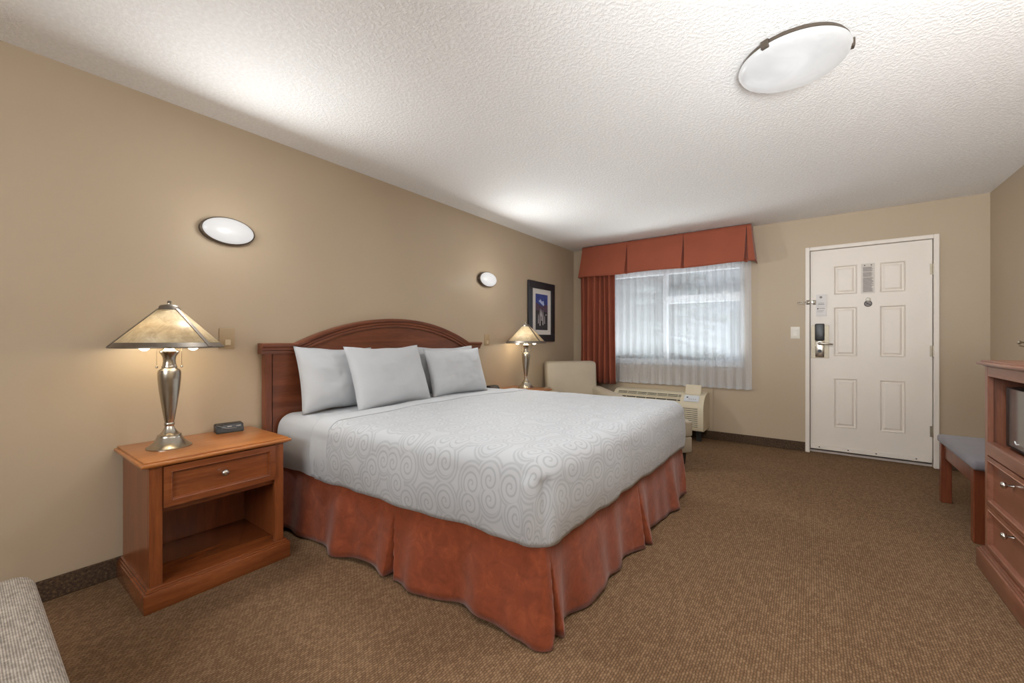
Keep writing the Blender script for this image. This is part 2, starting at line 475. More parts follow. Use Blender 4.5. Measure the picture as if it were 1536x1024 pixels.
door = struct(obj('door_1', bm, M['white_paint'], normals=False), 'white six panel entry door with card lock', 'door')
bm = BM(); bx(bm, DL+.002, DRt-.002, yd-.010, yd, .044, .085, .002, 1)
sweep = obj('door_sweep', bm, M['white_paint'], door)
for x in (2.83, 3.06, 3.27, 3.55):
    bm = BM(); lathe(bm, [(.006, yd-.010), (.006, yd-.0125), (.003, yd-.014)], x, 0, 10, 'y', .066)
    obj('screw', bm, M['dark_grey'], sweep)
for z in (1.816, 1.065, .33):
    bm = BM(); lathe(bm, [(.006, z-.052), (.0065, z-.05), (.0065, z+.05), (.006, z+.052)], DRt+.004, yd-.008, 10)
    bx(bm, DRt-.016, DRt+.003, yd-.003, yd, z-.05, z+.05)
    obj('hinge', bm, M['brass'], door, 40)
bm = BM(); bx(bm, 2.762, 2.909, yd-.004, yd, .980, 1.318, .0015, 1)
plate = obj('lock_plate', bm, M['brass'], door)
bm = BM(); bx(bm, 2.797, 2.871, yd-.030, yd-.004, .990, 1.158, .006, 2)
obj('lock_housing', bm, M['nickel'], plate, 40)
bm = BM(); bx(bm, 2.794, 2.873, yd-.050, yd-.004, 1.160, 1.334, .010, 3)
obj('card_reader', bm, M['black'], plate, 40)
bm = BM()
lathe(bm, [(.016, yd-.030), (.016, yd-.036), (.011, yd-.040), (.010, yd-.066)], 2.832, 0, 20, 'y', 1.130)
tube(bm, [(2.826, yd-.062, 1.130), (2.85, yd-.066, 1.130), (2.89, yd-.068, 1.128), (2.925, yd-.064, 1.125), (2.938, yd-.058, 1.124)], [.011, .011, .009, .008, .006], 12)
obj('door_handle', bm, M['nickel'], plate, 60)
bm = BM(); bx(bm, 2.826, 2.840, yd-.044, yd-.030, 1.036, 1.072, .003, 2)
lathe(bm, [(.017, yd-.030), (.017, yd-.034)], 2.833, 0, 20, 'y', 1.054)
obj('thumb_turn', bm, M['dark_grey'], plate, 40)
# swing latch on frame and door
bm = BM()
bx(bm, 2.722, 2.752, YB-.027, YB-.022, 1.535, 1.582, .001, 1)
tube(bm, [(2.744, YB-.04, 1.566), (2.70, YB-.045, 1.562), (2.652, YB-.05, 1.563), (2.648, YB-.05, 1.557), (2.652, YB-.05, 1.551), (2.70, YB-.045, 1.552), (2.744, YB-.04, 1.548)], .0042, 8)
lathe(bm, [(.010, 1.540), (.012, 1.545), (.012, 1.572), (.010, 1.577)], 2.745, YB-.036, 14)
bx(bm, 2.778, 2.803, yd-.005, yd, 1.533, 1.58, .001, 1)
tube(bm, [(2.79, yd, 1.557), (2.788, yd-.02, 1.557), (2.778, yd-.03, 1.557), (2.764, yd-.032, 1.557)], .005, 8)
lathe(bm, [(.008, yd-.028), (.011, yd-.036), (.008, yd-.042)], 2.772, 0, 12, 'y', 1.557)
obj('swing_latch', bm, M['nickel'], door, 50)
bm = BM(); lathe(bm, [(.019, yd), (.020, yd-.006), (.016, yd-.012), (.008, yd-.015)], 3.212, 0, 22, 'y', 1.563)
obj('peephole_cover', bm, M['white_plastic'], door, 50)

# things on the door
ns = thing('no_smoking_sign', 'small round grey no smoking sign under the door peephole', 'sign', (3.212, yd, 1.522))
bm = BM(); lathe(bm, [(.031, yd), (.031, yd-.003)], 3.212, 0, 32, 'y', 1.522); obj('sign_disc', bm, M['ink'], ns)
bm = BM()
ring = []
for i in range(32):
    a = 2*PI*i/32
    ring.append([bm.verts.new((3.212+r*C_(a), yd-.0042, 1.522+r*S_(a))) for r in (.0235, .0305)])
for i in range(32):
    a, b = ring[i], ring[(i+1) % 32]; bm.faces.new((a[0], b[0], b[1], a[1]))
vs = bx(bm, -.024, .024, yd-.0046, yd-.0034, -.0032, .0032)
rot_verts(vs, Matrix.Translation((3.212, 0, 1.522)) @ Matrix.Rotation(math.radians(40), 4, 'Y'))
obj('ban_mark', bm, M['ink_dark'], ns)
bm = BM(); bx(bm, 3.194, 3.222, yd-.0040, yd-.003, 1.5155, 1.5205); bx(bm, 3.2245, 3.230, yd-.0040, yd-.003, 1.5155, 1.5205)
obj('cigarette_symbol', bm, M['black'], ns)
nt_ = thing('notice_sheet', 'tall printed notice sheet pinned to the door above the peephole', 'notice', (3.212, yd, 1.623))
bm = BM(); bx(bm, 3.160, 3.262, yd-.0015, yd-.0002, 1.623, 1.915); obj('sheet', bm, M['paper_old'], nt_)
bm = BM(); z = 1.880; row = 0
while z > 1.637:
    w = .062+.018*random.random()
    if row in (6, 12): z -= .006
    bx(bm, 3.174, 3.174+w, yd-.0019, yd-.0014, z-.0052, z); z -= .0075; row += 1
obj('printed_lines', bm, M['ink'], nt_)
for x in (3.186, 3.236):
    bm = BM(); lathe(bm, [(.0055, yd-.0012), (.0055, yd-.004), (.003, yd-.005)], x, 0, 12, 'y', 1.898); obj('pin', bm, M['ink_dark'], nt_)
hg = thing('door_hanger', 'white door hanger card with round emblem beside the latch', 'door hanger', (2.848, yd, 1.505))
bm = BM(); bx(bm, 2.805, 2.891, yd-.010, yd-.008, 1.505, 1.636, .0006, 1); obj('card', bm, M['paper'], hg)
bm = BM(); lathe(bm, [(.012, yd-.0098), (.012, yd-.0106)], 2.843, 0, 20, 'y', 1.606); obj('round_emblem', bm, M['ink'], hg)
bm = BM(); bx(bm, 2.822, 2.868, yd-.0106, yd-.0098, 1.545, 1.549); bx(bm, 2.820, 2.872, yd-.0106, yd-.0098, 1.530, 1.536); obj('printed_lines', bm, M['ink'], hg)
hg2 = thing('door_hanger', 'lower bluish white card peeking out below the round emblem hanger', 'door hanger', (2.846, yd, 1.41))
bm = BM(); bx(bm, 2.802, 2.889, yd-.006, yd-.004, 1.412, 1.600, .0006, 1); obj('card', bm, M['paper'], hg2)
bm = BM(); lathe(bm, [(.007, yd-.0058), (.007, yd-.0066)], 2.818, 0, 16, 'y', 1.489); obj('round_emblem', bm, M['ink_dark'], hg2)
bm = BM()
bx(bm, 2.829, 2.876, yd-.0066, yd-.0058, 1.487, 1.492); bx(bm, 2.812, 2.870, yd-.0066, yd-.0058, 1.468, 1.471); bx(bm, 2.812, 2.86, yd-.0066, yd-.0058, 1.455, 1.458)
obj('printed_lines', bm, M['ink'], hg2)

# light switch by the door
sw = thing('light_switch', 'white rocker light switch plate on tan wall beside the door', 'light switch', (2.627, YB, 1.243))
bm = BM(); bx(bm, 2.586, 2.667, YB-.006, YB, 1.180, 1.306, .003, 2); obj('wall_plate', bm, M['white_plastic'], sw, 40)
bm = BM(); bx(bm, 2.608, 2.645, YB-.010, YB-.004, 1.206, 1.280, .002, 1); obj('rocker', bm, M['white_plastic'], sw)

# ------------------------------------------------------------------ window
bm = BM(); yo = YB+.045
fw = .045
bx(bm, WX0, WX0+fw, yo, yo+.06, WZ0, WZ1); bx(bm, WX1-fw, WX1, yo, yo+.06, WZ0, WZ1)
bx(bm, WX0+fw, WX1-fw, yo, yo+.06, WZ0, WZ0+fw); bx(bm, WX0+fw, WX1-fw, yo, yo+.06, WZ1-.10, WZ1)
bx(bm, 1.245, 1.295, yo+.005, yo+.055, WZ0+fw, WZ1-.10)
bx(bm, 1.295, WX1-fw, yo+.002, yo+.058, 1.625, 1.715)
win = struct(obj('window_1', bm, M['vinyl']), 'wide white framed window behind the sheer curtain', 'window')
bm = BM(); bx(bm, WX0+.02, 1.27, yo+.028, yo+.032, WZ0+.02, WZ1-.05); obj('glass_pane', bm, M['glass'], win)
bm = BM(); bx(bm, 1.27, WX1-.02, yo+.034, yo+.038, WZ0+.02, WZ1-.05); obj('glass_pane', bm, M['glass'], win)
bm = BM(); bx(bm, 1.93, 1.99, yo-.012, yo+.004, 1.715, 1.735, .003, 1); obj('window_latch', bm, M['white_plastic'], win)
bm = BM(); bx(bm, WX0, WX1, YB-.02, yo, WZ0-.02, WZ0, .004, 1); obj('window_sill', bm, M['vinyl'], win)
# tan board behind the heating unit
bm = BM(); bx(bm, .52, 1.835, YB-.014, YB, .098, .598, .003, 1)
struct(obj('trim_2', bm, M['wall']), 'tan painted backing board around the heating unit', 'trim')

# curtains
def rod(name, x0, x1, y, z, label):
    pass
cur = thing('curtain', 'rust red drape gathered at the window corner', 'curtain', (.43, 5.16, .59))
def fold(u, z):
    t = u*6.6
    ph = t*2*PI + .7*S_(3.1*u*PI)
    return ph
def curf(u, v):
    z = .588+(2.16-.588)*v
    x = .185+.50*u + .006*S_(9*u+3*v) + (1-v)*.012*(u-.4)
    amp = .046*(.6+.4*(1-v*.5))
    y = 5.152 + amp*S_(fold(u, z)) + .006*S_(17*u+5*v)
    return (x, y, z)
bm = BM(); grid(bm, curf, 150, 24); obj('drape', bm, M['rust'], cur, 179, solid=.003)
sh = thing('sheer_curtain', 'white translucent sheer curtain hanging across the window', 'curtain', (1.2, 5.215, .62))
def shf(u, v):
    z = .612+(2.20-.612)*v
    x = .30+1.925*u + (1-v)*.012*(u-.3)
    per = 21
    ph = u*per*2*PI + 1.3*S_(5*u) + .25*S_(3*v+9*u)
    amp = .034*(1-.35*v)*(.8+.2*S_(11*u))
    s = S_(ph)
    y = 5.243 + amp*(s*.75+.25*S_(2*ph+1)) + .003*S_(31*u+4*v)
    z += .0 if v > .03 else -.006*S_(ph)*(1-v/.03)
    return (x, y, z)
bm = BM(); grid(bm, shf, 420, 22); obj('sheer_panel', bm, M['sheer'], sh, 179)
bm = BM()
def hem(u, v):
    x, y, z = shf(u, v*.025)
    return (x, y-.0025, z)
grid(bm, hem, 420, 3); obj('sheer_hem', bm, M['sheer'], sh, 179)

va = thing('valance', 'rust red box pleated valance board above the window', 'valance', (1.25, 5.1, 2.0))
def vprofile():
    """plan polyline of the valance with inverted pleats: list of (x, y, kind) from the near-corner return round the front"""
    pts = []
    xa, xb, yf, yb = .235, 2.235, 5.10, 5.28
    k = 14
    for i in range(k+1): pts.append((xa, yb+(yf-yb)*i/k, 0, (-1, 0)))
    pl = [.86, 1.545, 2.195]
    x = xa; step = .02
    cur_x = [xa]
    xsn = []
    x = xa+step
    while x < xb:
        xsn.append(x); x += step
    for x in xsn:
        near = min(pl, key=lambda p: abs(p-x))
        if abs(near-x) < .012: continue
        if not any(abs(q-x) < .031 for q in pl): pts.append((x, yf, 0, (0, -1)))
    for p in pl:
        pts += [(p-.012, yf, 0, (0, -1)), (p-.030, yf, 0, (0, -1)), (p+.012, yf, 0, (0, -1)), (p+.030, yf, 0, (0, -1)), (p-.004, yf+.05, 1, (0, -1)), (p+.004, yf+.05, 1, (0, -1))]
    head = pts[:k+1]; front = sorted(pts[k+1:], key=lambda q: q[0])
    tail = [(xb, yf+(yb-yf)*i/k, 0, (1, 0)) for i in range(k+1)]
    return head+front+tail
VP = vprofile()
bm = BM()
rows = 12
V = []
for (x, y, kd, nrm) in VP:
    col = []
    for j in range(rows+1):
        v = j/rows; z = 2.012+(2.424-2.012)*v
        fl = .045*(1-v)**1.2
        xx, yy = x+nrm[0]*fl, y+nrm[1]*fl
        if kd == 0 and nrm[1] < 0:
            for p in (.86, 1.545, 2.195):
                if abs(x-p) < .013: xx += (-1 if x < p else 1)*(.010*(1-v)-.0105*v)
            yy += -.006*(1-v)*S_(x*9.1)
            z += (1-v)*.006*S_(x*6.7)
        if nrm[0]: xx += .0
        if (x, y) in ((.235, 5.10), (2.235, 5.10)):
            xx = x+(-1 if x < 1 else 1)*fl; yy = y-fl
        col.append(bm.verts.new((xx, yy, z)))
    V.append(col)
for a, b in zip(V, V[1:]):
    for j in range(rows): bm.faces.new((a[j], b[j], b[j+1], a[j+1]))
obj('valance_cloth', bm, M['rust'], va, 50, solid=.004)
bm = BM(); bx(bm, .245, 2.225, 5.112, YB, 2.395, 2.420); obj('mounting_board', bm, M['rust'], va)

# ------------------------------------------------------------------ bed
def SH(x, y):  # the bed stands slightly askew to the wall
    return (x+.022*(y-2.25), y+.06*(x-1.0))
BX0, BX1, BY0, BY1, BT = .075, 1.985, 1.262, 3.225, .705
def contour(x0, x1, y0, y1, r, nside=60, nc=10):
    """closed rounded plan outline, counter-clockwise from the head-near corner: (x, y, nx, ny)"""
    P = []
    def side(a, b, nrm, n):
        for i in range(n): t = i/n; P.append((a[0]+(b[0]-a[0])*t, a[1]+(b[1]-a[1])*t, *nrm))
    def corner(c, a0):
        for i in range(nc):
            a = a0+PI/2*i/nc; P.append((c[0]+r*C_(a), c[1]+r*S_(a), C_(a), S_(a)))
    side((x0+r, y0), (x1-r, y0), (0, -1), nside); corner((x1-r, y0+r), -PI/2)
    side((x1, y0+r), (x1, y1-r), (1, 0), nside); corner((x1-r, y1-r), 0)
    side((x1-r, y1), (x0+r, y1), (0, 1), nside); corner((x0+r, y1-r), PI/2)
    side((x0, y1-r), (x0, y0+r), (-1, 0), nside//2); corner((x0+r, y0+r), PI)
    return P
bed = thing('bed', 'king size bed with white bedding against the cherry headboard', 'bed', (1.0, 2.24, 0))
def cushion_block(x0, x1, y0, y1, z0, z1, r=.06, rc=.07):
    bm = BM()
    P = contour(x0, x1, y0, y1, rc, 20, 8)
    prof = []
    for i in range(7):
        a = PI/2*i/6; prof.append((r*(1-S_(a)) if False else r*(1-C_(PI/2-a)) , z0+r*(1-S_(PI/2*i/6+0)) if False else z0+r-r*C_(a)))
    rings = []
    for ins, z in [(r*(1-S_(PI/2*i/6)), z0+r*(1-C_(PI/2*i/6))) for i in range(7)]+[(r*(1-C_(PI/2*i/6)), z1-r+r*S_(PI/2*i/6)) for i in range(7)]:
        ring = []
        for (x, y, nx, ny) in P:
            ring.append(bm.verts.new((*SH(x-nx*ins, y-ny*ins), z)))
        rings.append(ring)
    n = len(P)
    for a, b in zip(rings, rings[1:]):
        for i in range(n):
            j = (i+1) % n; bm.faces.new((a[i], a[j], b[j], b[i]))
    bm.faces.new(rings[0][::-1]); bm.faces.new(rings[-1])
    return bm
obj('box_spring', cushion_block(.09, 1.95, BY0+.035, BY1-.035, .16, .40, .02, .05), M['linen'], bed, 60)
obj('mattress', cushion_block(.085, 1.955, BY0+.03, BY1-.03, .40, .680, .05, .09), M['linen'], bed, 60)
for (x, y) in ((.3, 1.45), (.3, 3.0), (1.7, 1.5), (1.7, 3.05)):
    bm = BM(); lathe(bm, [(.025, 0), (.025, .165)], *SH(x, y), 12); obj('bed_leg', bm, M['black'], bed, 40)

# pleated skirt: open outline (three sides), flared, with inverted pleats
def skirt_path():
    r = .022
    P = []
    x0, x1, y0, y1 = .09, 1.965, BY0+.018, BY1-.018
    step = .006
    def seg(a, b, nrm):
        n = int(math.hypot(b[0]-a[0], b[1]-a[1])/step)
        for i in range(n+1):
            t = i/n; P.append([a[0]+(b[0]-a[0])*t, a[1]+(b[1]-a[1])*t, *nrm])
    seg((x0, y0), (x1-r, y0), (0, -1))
    for i in range(1, 8):
        a = -PI/2+PI/2*i/8; P.append([x1-r+r*C_(a), y0+r+r*S_(a), C_(a), S_(a)])
    seg((x1, y0+r), (x1, y1-r), (1, 0))
    for i in range(1, 8):
        a = PI/2*i/8; P.append([x1-r+r*C_(a), y1-r+r*S_(a), C_(a), S_(a)])
    seg((x1-r, y1), (x0, y1), (0, 1))
    return P
SP = skirt_path()
arc = [0]
for a, b in zip(SP, SP[1:]): arc.append(arc[-1]+math.hypot(b[0]-a[0], b[1]-a[1]))
Ls = arc[-1]
c1 = 1.965-.022-.09
corner_s = c1+.054                    # near foot corner
foot_mid = c1+.055+.93
corner2 = c1+.055+(BY1-BY0-.036-.07)+.03
PLEATS = [1.13-.09, corner_s, foot_mid, corner2, Ls-.9]
bm = BM(); rows = 14
V = []
for (x, y, nx, ny), s in zip(SP, arc):
    col = []
    dmin = min(abs(s-p) for p in PLEATS); pn = min(PLEATS, key=lambda p: abs(s-p))
    for j in range(rows+1):
        v = j/rows; z = .016+(.425-.016)*v
        dn = 1-v
        off = -.012+.040*dn**1.3
        # loose waves that grow towards the hem
        wav = .018*S_(s*11.3+.6)+.012*S_(s*19.7+1.9)+.006*S_(s*33)
        off += wav*dn**1.1
        # panel edges kick outward on either side of a pleat, the pleat itself runs inward
        open_ = .030*max(0, (dn-.25)/.75)
        if dmin < .11: off += .020*dn*(1-dmin/.11)
        if open_ > 0:
            q = max(0, min(1, (1-dmin/open_)*2.2)); off -= .09*max(0, (dn-.2)/.8)*q*q*(3-2*q)
        zz = z + (.012*S_(s*8.3+1.0)+.008*S_(s*17))*dn*.6*(1-math.exp(-((s-corner_s)/.16)**2))-.02*dn*math.exp(-((s-corner_s+.02)/.05)**2)
        col.append(bm.verts.new((*SH(x+nx*off, y+ny*off), max(.006, zz))))
    V.append(col)
for a, b in zip(V, V[1:]):
    for j in range(rows): bm.faces.new((a[j], b[j], b[j+1], a[j+1]))
obj('bed_skirt', bm, M['satin'], bed, 60, solid=.003)['label'] = 'rust red pleated satin skirt around the bed'

def draped(name, x0, x1, y0, y1, top, hem, mat, open_head=True, r=.085, rc=.10, seed=0, wr=.004, parent=None, foot=True, hemwave=.006, lift=0, ridge=0):
    """cloth laid over the bed: sides hang to `hem`; head side stays flat and open"""
    bm = BM(); uvl = bm.loops.layers.uv.verify()
    # path round near side, foot, far side (open at head)
    P = []
    n1 = 90
    def seg(a, b, nrm, n):
        for i in range(n+1): t = i/n; P.append((a[0]+(b[0]-a[0])*t, a[1]+(b[1]-a[1])*t, *nrm))
    if foot:
        seg((x0, y0), (x1-rc, y0), (0, -1), n1)
        for i in range(1, 16): a = -PI/2+PI/2*i/16; P.append((x1-rc+rc*C_(a), y0+rc+rc*S_(a), C_(a), S_(a)))
        seg((x1, y0+rc), (x1, y1-rc), (1, 0), n1)
        for i in range(1, 16): a = PI/2*i/16; P.append((x1-rc+rc*C_(a), y1-rc+rc*S_(a), C_(a), S_(a)))
        seg((x1-rc, y1), (x0, y1), (0, 1), n1)
    else:
        seg((x0, y0), (x1, y0), (0, -1), 30)
        mid = []
        seg((x1, y1), (x0, y1), (0, 1), 30)
    s_acc = 0; rows = []; sA = (x1-rc-x0)+.02
    side_levels = 12; arc_levels = 8
    prev = None
    for k, (x, y, nx, ny) in enumerate(P):
        if prev: s_acc += math.hypot(x-prev[0], y-prev[1])
        prev = (x, y)
        cornerness = abs(nx*ny)*2
        col = []
        for i in range(side_levels+1):
            t = i/side_levels
            hz = hem+hemwave*noise.noise((s_acc*4, seed, 0))+hemwave*.6*S_(s_acc*23+seed)
            z = hz+(top-r-hz)*t
            bulge = .010*S_(PI*t)+.006*(1-t)*S_(s_acc*9+seed)+.012*noise.noise((s_acc*3.5, z*3, seed))*(1-t*.5)
            bulge += .006*noise.noise((s_acc*16, z*2.0, seed+3))*(1-t)
            tuck = -.006*(1-t)
            off = bulge+tuck+lift
            if foot and ridge: off += ridge*(math.exp(-((s_acc-sA)/.024)**2)*1.2-math.exp(-((s_acc-sA-.062)/.02)**2))*min(1, t*1.3+.15)
            col.append((x+nx*off, y+ny*off, z, nx, ny, (top-r-z)+r*PI/2))
        for i in range(1, arc_levels+1):
            a = PI/2*i/arc_levels
            ins = r*(1-C_(a)); z = top-r+r*S_(a)
            col.append((x-nx*ins+nx*lift, y-ny*ins+ny*lift, z+lift*S_(a), nx, ny, r*(PI/2-a)))
        rows.append((x, y, nx, ny, col))
    nlev = side_levels+arc_levels+1
    VV = []; UV = []
    for (x, y, nx, ny, col) in rows:
        vc = []; uc = []
        for (px, py, pz, nx, ny, s) in col:
            w = wr*noise.noise((px*5, py*5, seed+1.0))
            if foot: w *= 0 if nx > .001 else max(0, min(1, (x1-rc-x)/.25))
            vc.append(bm.verts.new((*SH(px, py), pz+w*.5)))
            uc.append((x-nx*r+nx*s, y-ny*r+ny*s))
        VV.append(vc); UV.append(uc)
    def face(vs, us):
        try: f = bm.faces.new(vs)
        except ValueError: return
        for lp, u in zip(f.loops, us): lp[uvl].uv = u
    n = len(rows)
    for k in range(n-1):
        if not foot and k == 30: continue
        for j in range(nlev-1):
            face((VV[k][j], VV[k+1][j], VV[k+1][j+1], VV[k][j+1]), (UV[k][j], UV[k+1][j], UV[k+1][j+1], UV[k][j+1]))
    # top: near side points joined to the mirrored far side points, closing on the foot edge itself
    if foot:
        iA = n1+1+15; iB = iA+n1; across = iB-iA
        last = iA
    else:
        across = 36; last = 30
    inner = []
    for k in range(last+1):
        a = VV[k][-1]; b = VV[n-1-k][-1]; ua, ub = UV[k][-1], UV[n-1-k][-1]
        line = [a]; ul = [ua]
        if foot and k == last:
            line = [VV[q][-1] for q in range(iA, iB+1)]; ul = [UV[q][-1] for q in range(iA, iB+1)]
            inner.append((line, ul)); continue
        for q in range(1, across):
            t = q/across
            p = a.co.lerp(b.co, t)
            fade = min(1, 6*min(t, 1-t))
            if foot:
                dx = max(0, (x1-r)-(p.x-.022*(p.y-2.25)))
                ff = min(1, dx/.3); ff = ff*ff*(3-2*ff); fade *= ff
            p.z = p.z+(.014*S_(PI*t)+wr*1.6*noise.noise((p.x*2.6, p.y*2.6, seed))+wr*.7*noise.noise((p.x*7, p.y*7, seed+5)))*fade
            line.append(bm.verts.new(p)); ul.append((ua[0]+(ub[0]-ua[0])*t, ua[1]+(ub[1]-ua[1])*t))
        line.append(b); ul.append(ub)
        inner.append((line, ul))
    for (la, ua), (lb, ub) in zip(inner, inner[1:]):
        for q in range(across):
            face((la[q], la[q+1], lb[q+1], lb[q]), (ua[q], ua[q+1], ub[q+1], ub[q]))
    bmesh.ops.remove_doubles(bm, verts=bm.verts, dist=1e-5)
    return bm
sheet = obj('bed_sheet', draped('bed_sheet', BX0+.01, .56, BY0+.004, BY1-.004, BT-.004, .376, M['linen'], foot=False, r=.09, seed=3, hemwave=.003), M['linen'], None, 179, loc=(.3, 2.2, .4))
tag(sheet, 'smooth white bed sheet showing under the pillows', 'bed sheet')
cov = obj('coverlet', draped('coverlet', .50, BX1, BY0, BY1, BT, .372, M['swirl'], seed=8, lift=.004, wr=.006, ridge=.020), M['swirl'], None, 179, loc=(1.2, 2.25, .4), solid=.004)
tag(cov, 'white coverlet with swirl pattern spread over the bed', 'coverlet')
# turned-down band at the head end of the coverlet
bm = draped('band', .47, .62, BY0, BY1, BT+.002, .384, None, foot=False, r=.086, seed=8, lift=.006, wr=.006, hemwave=.002)
obj('turned_edge', bm, M['linen'], cov, 179, solid=.004)
# bunched corner fold at the foot
# pillows
def pillow(w, h, t, cx, cy, zb, tilt, seed, yaw=0, roll=0):
    bm = BM(); n = 34
    def f(u, v, sgn):
        a, b = 2*u-1, 2*v-1
        # edges pulled in between the pointed corners
        ea = 1-.055*(1-b*b); eb = 1-.095*(1-a*a)
        x = a*ea*w/2; z = b*eb*h/2
        d = (max(0, 1-abs(a)**2.6)**.55)*(max(0, 1-abs(b)**2.6)**.55)
        sag = 1+.18*(-b)*.6
        wr = .010*noise.noise((a*2.2, b*2.2, seed))+.004*noise.noise((a*6, b*6, seed+4))
        y = sgn*(t/2*d*sag)+wr*d
        z += .010*noise.noise((a*1.7, b*.8, seed+9))
        return (x, y, z)
    A = grid(bm, lambda u, v: f(u, v, 1), n, n)
    B = grid(bm, lambda u, v: f(u, v, -1), n, n)
    bmesh.ops.remove_doubles(bm, verts=bm.verts, dist=2e-4)
    # local x -> world -y..: width along Y, height tilted back towards the wall
    R = Matrix.Translation((cx, cy, zb)) @ Matrix.Rotation(yaw, 4, 'Z') @ Matrix.Rotation(-tilt, 4, 'Y') @ Matrix.Translation((0, 0, h/2)) @ Matrix.Rotation(roll, 4, 'X') @ Matrix.Rotation(PI/2, 4, 'Z')
    bm.transform(R)
    return bm
def add_pillow(label, *a, **k):
    o = obj('pillow', pillow(*a, **k), M['linen'], None, 179, loc=(a[3], a[4], a[5]))
    return tag(o, label, 'pillow', 'white pillows on the bed')
add_pillow('white pillow nearest the big table lamp, partly covered by the middle pillow', .57, .445, .17, .236, 1.568, .700, .32, 1, roll=-.03)
add_pillow('white pillow in the middle of the bed, overlapping the others', .66, .455, .18, .418, 1.862, .700, .36, 2, yaw=.05)
add_pillow('hindmost white pillow, only its edges peeking out behind the one nearest the window', .74, .42, .12, .180, 2.62, .700, .20, 3)
add_pillow('white pillow nearest the window, leaning on a hidden one', .66, .415, .15, .348, 2.590, .700, .30, 4, yaw=-.03)

# ------------------------------------------------------------------ headboard
hb = thing('headboard', 'arched cherry wood headboard fixed to the tan wall', 'headboard', (0.03, 2.14, 0))
HY0, HY1, HYC = 1.137, 3.137, 2.145
def arch(y, base=1.088, rise=.190, ya=1.345, yb=2.955):
    if y <= ya or y >= yb: return base
    half = (yb-ya)/2; t = (y-(ya+yb)/2)/half
    Rr = (half*half+rise*rise)/(2*rise)
    return base+math.sqrt(max(0, Rr*Rr-(t*half)**2))-(Rr-rise)
ys = [HY0+(HY1-HY0)*i/120 for i in range(121)]
bm = BM()
poly = [(y, arch(y)) for y in ys if HY0+.05 <= y <= HY1-.05]
prism(bm, [(HY0+.05, .15)]+[(HY1-.05, .15)]+poly[::-1], 'x', .012, .045)
obj('panel', bm, M['head_y'], hb)
for y0 in (HY0, HY1-.042):
    bm = BM(); bx(bm, .012, .058, y0, y0+.042, 0, 1.09, .003, 2); obj('post', bm, M['head_z'], hb)
# moulded cap sweeping along the top
bm = BM()
prof = [(.012, -.008), (.060, -.008), (.064, .000), (.062, .010), (.072, .016), (.074, .030), (.082, .036), (.088, .044), (.088, .054), (.080, .060), (.012, .060)]
pts = []
yy = [HY0-.022]+[HY0+.02+i*.015 for i in range(0, 132) if HY0+.02+i*.015 < HY1]+[HY1+.022]
rings = []
for i, y in enumerate(yy):
    z = arch(min(max(y, HY0), HY1))
    # moulding thickness measured square to the curve
    dz = (arch(y+.004)-arch(y-.004))/.008 if HY0 < y < HY1 else 0
    nrm = Vector((0, -dz, 1)).normalized()
    rings.append([bm.verts.new((px, y+nrm.y*pz, z+nrm.z*pz)) for px, pz in prof])
for a, b in zip(rings, rings[1:]):
    for k in range(len(prof)):
        j = (k+1) % len(prof); bm.faces.new((a[k], a[j], b[j], b[k]))
bm.faces.new(rings[0]); bm.faces.new(rings[-1][::-1])
obj('cap_moulding', bm, M['head_y'], hb, 40)

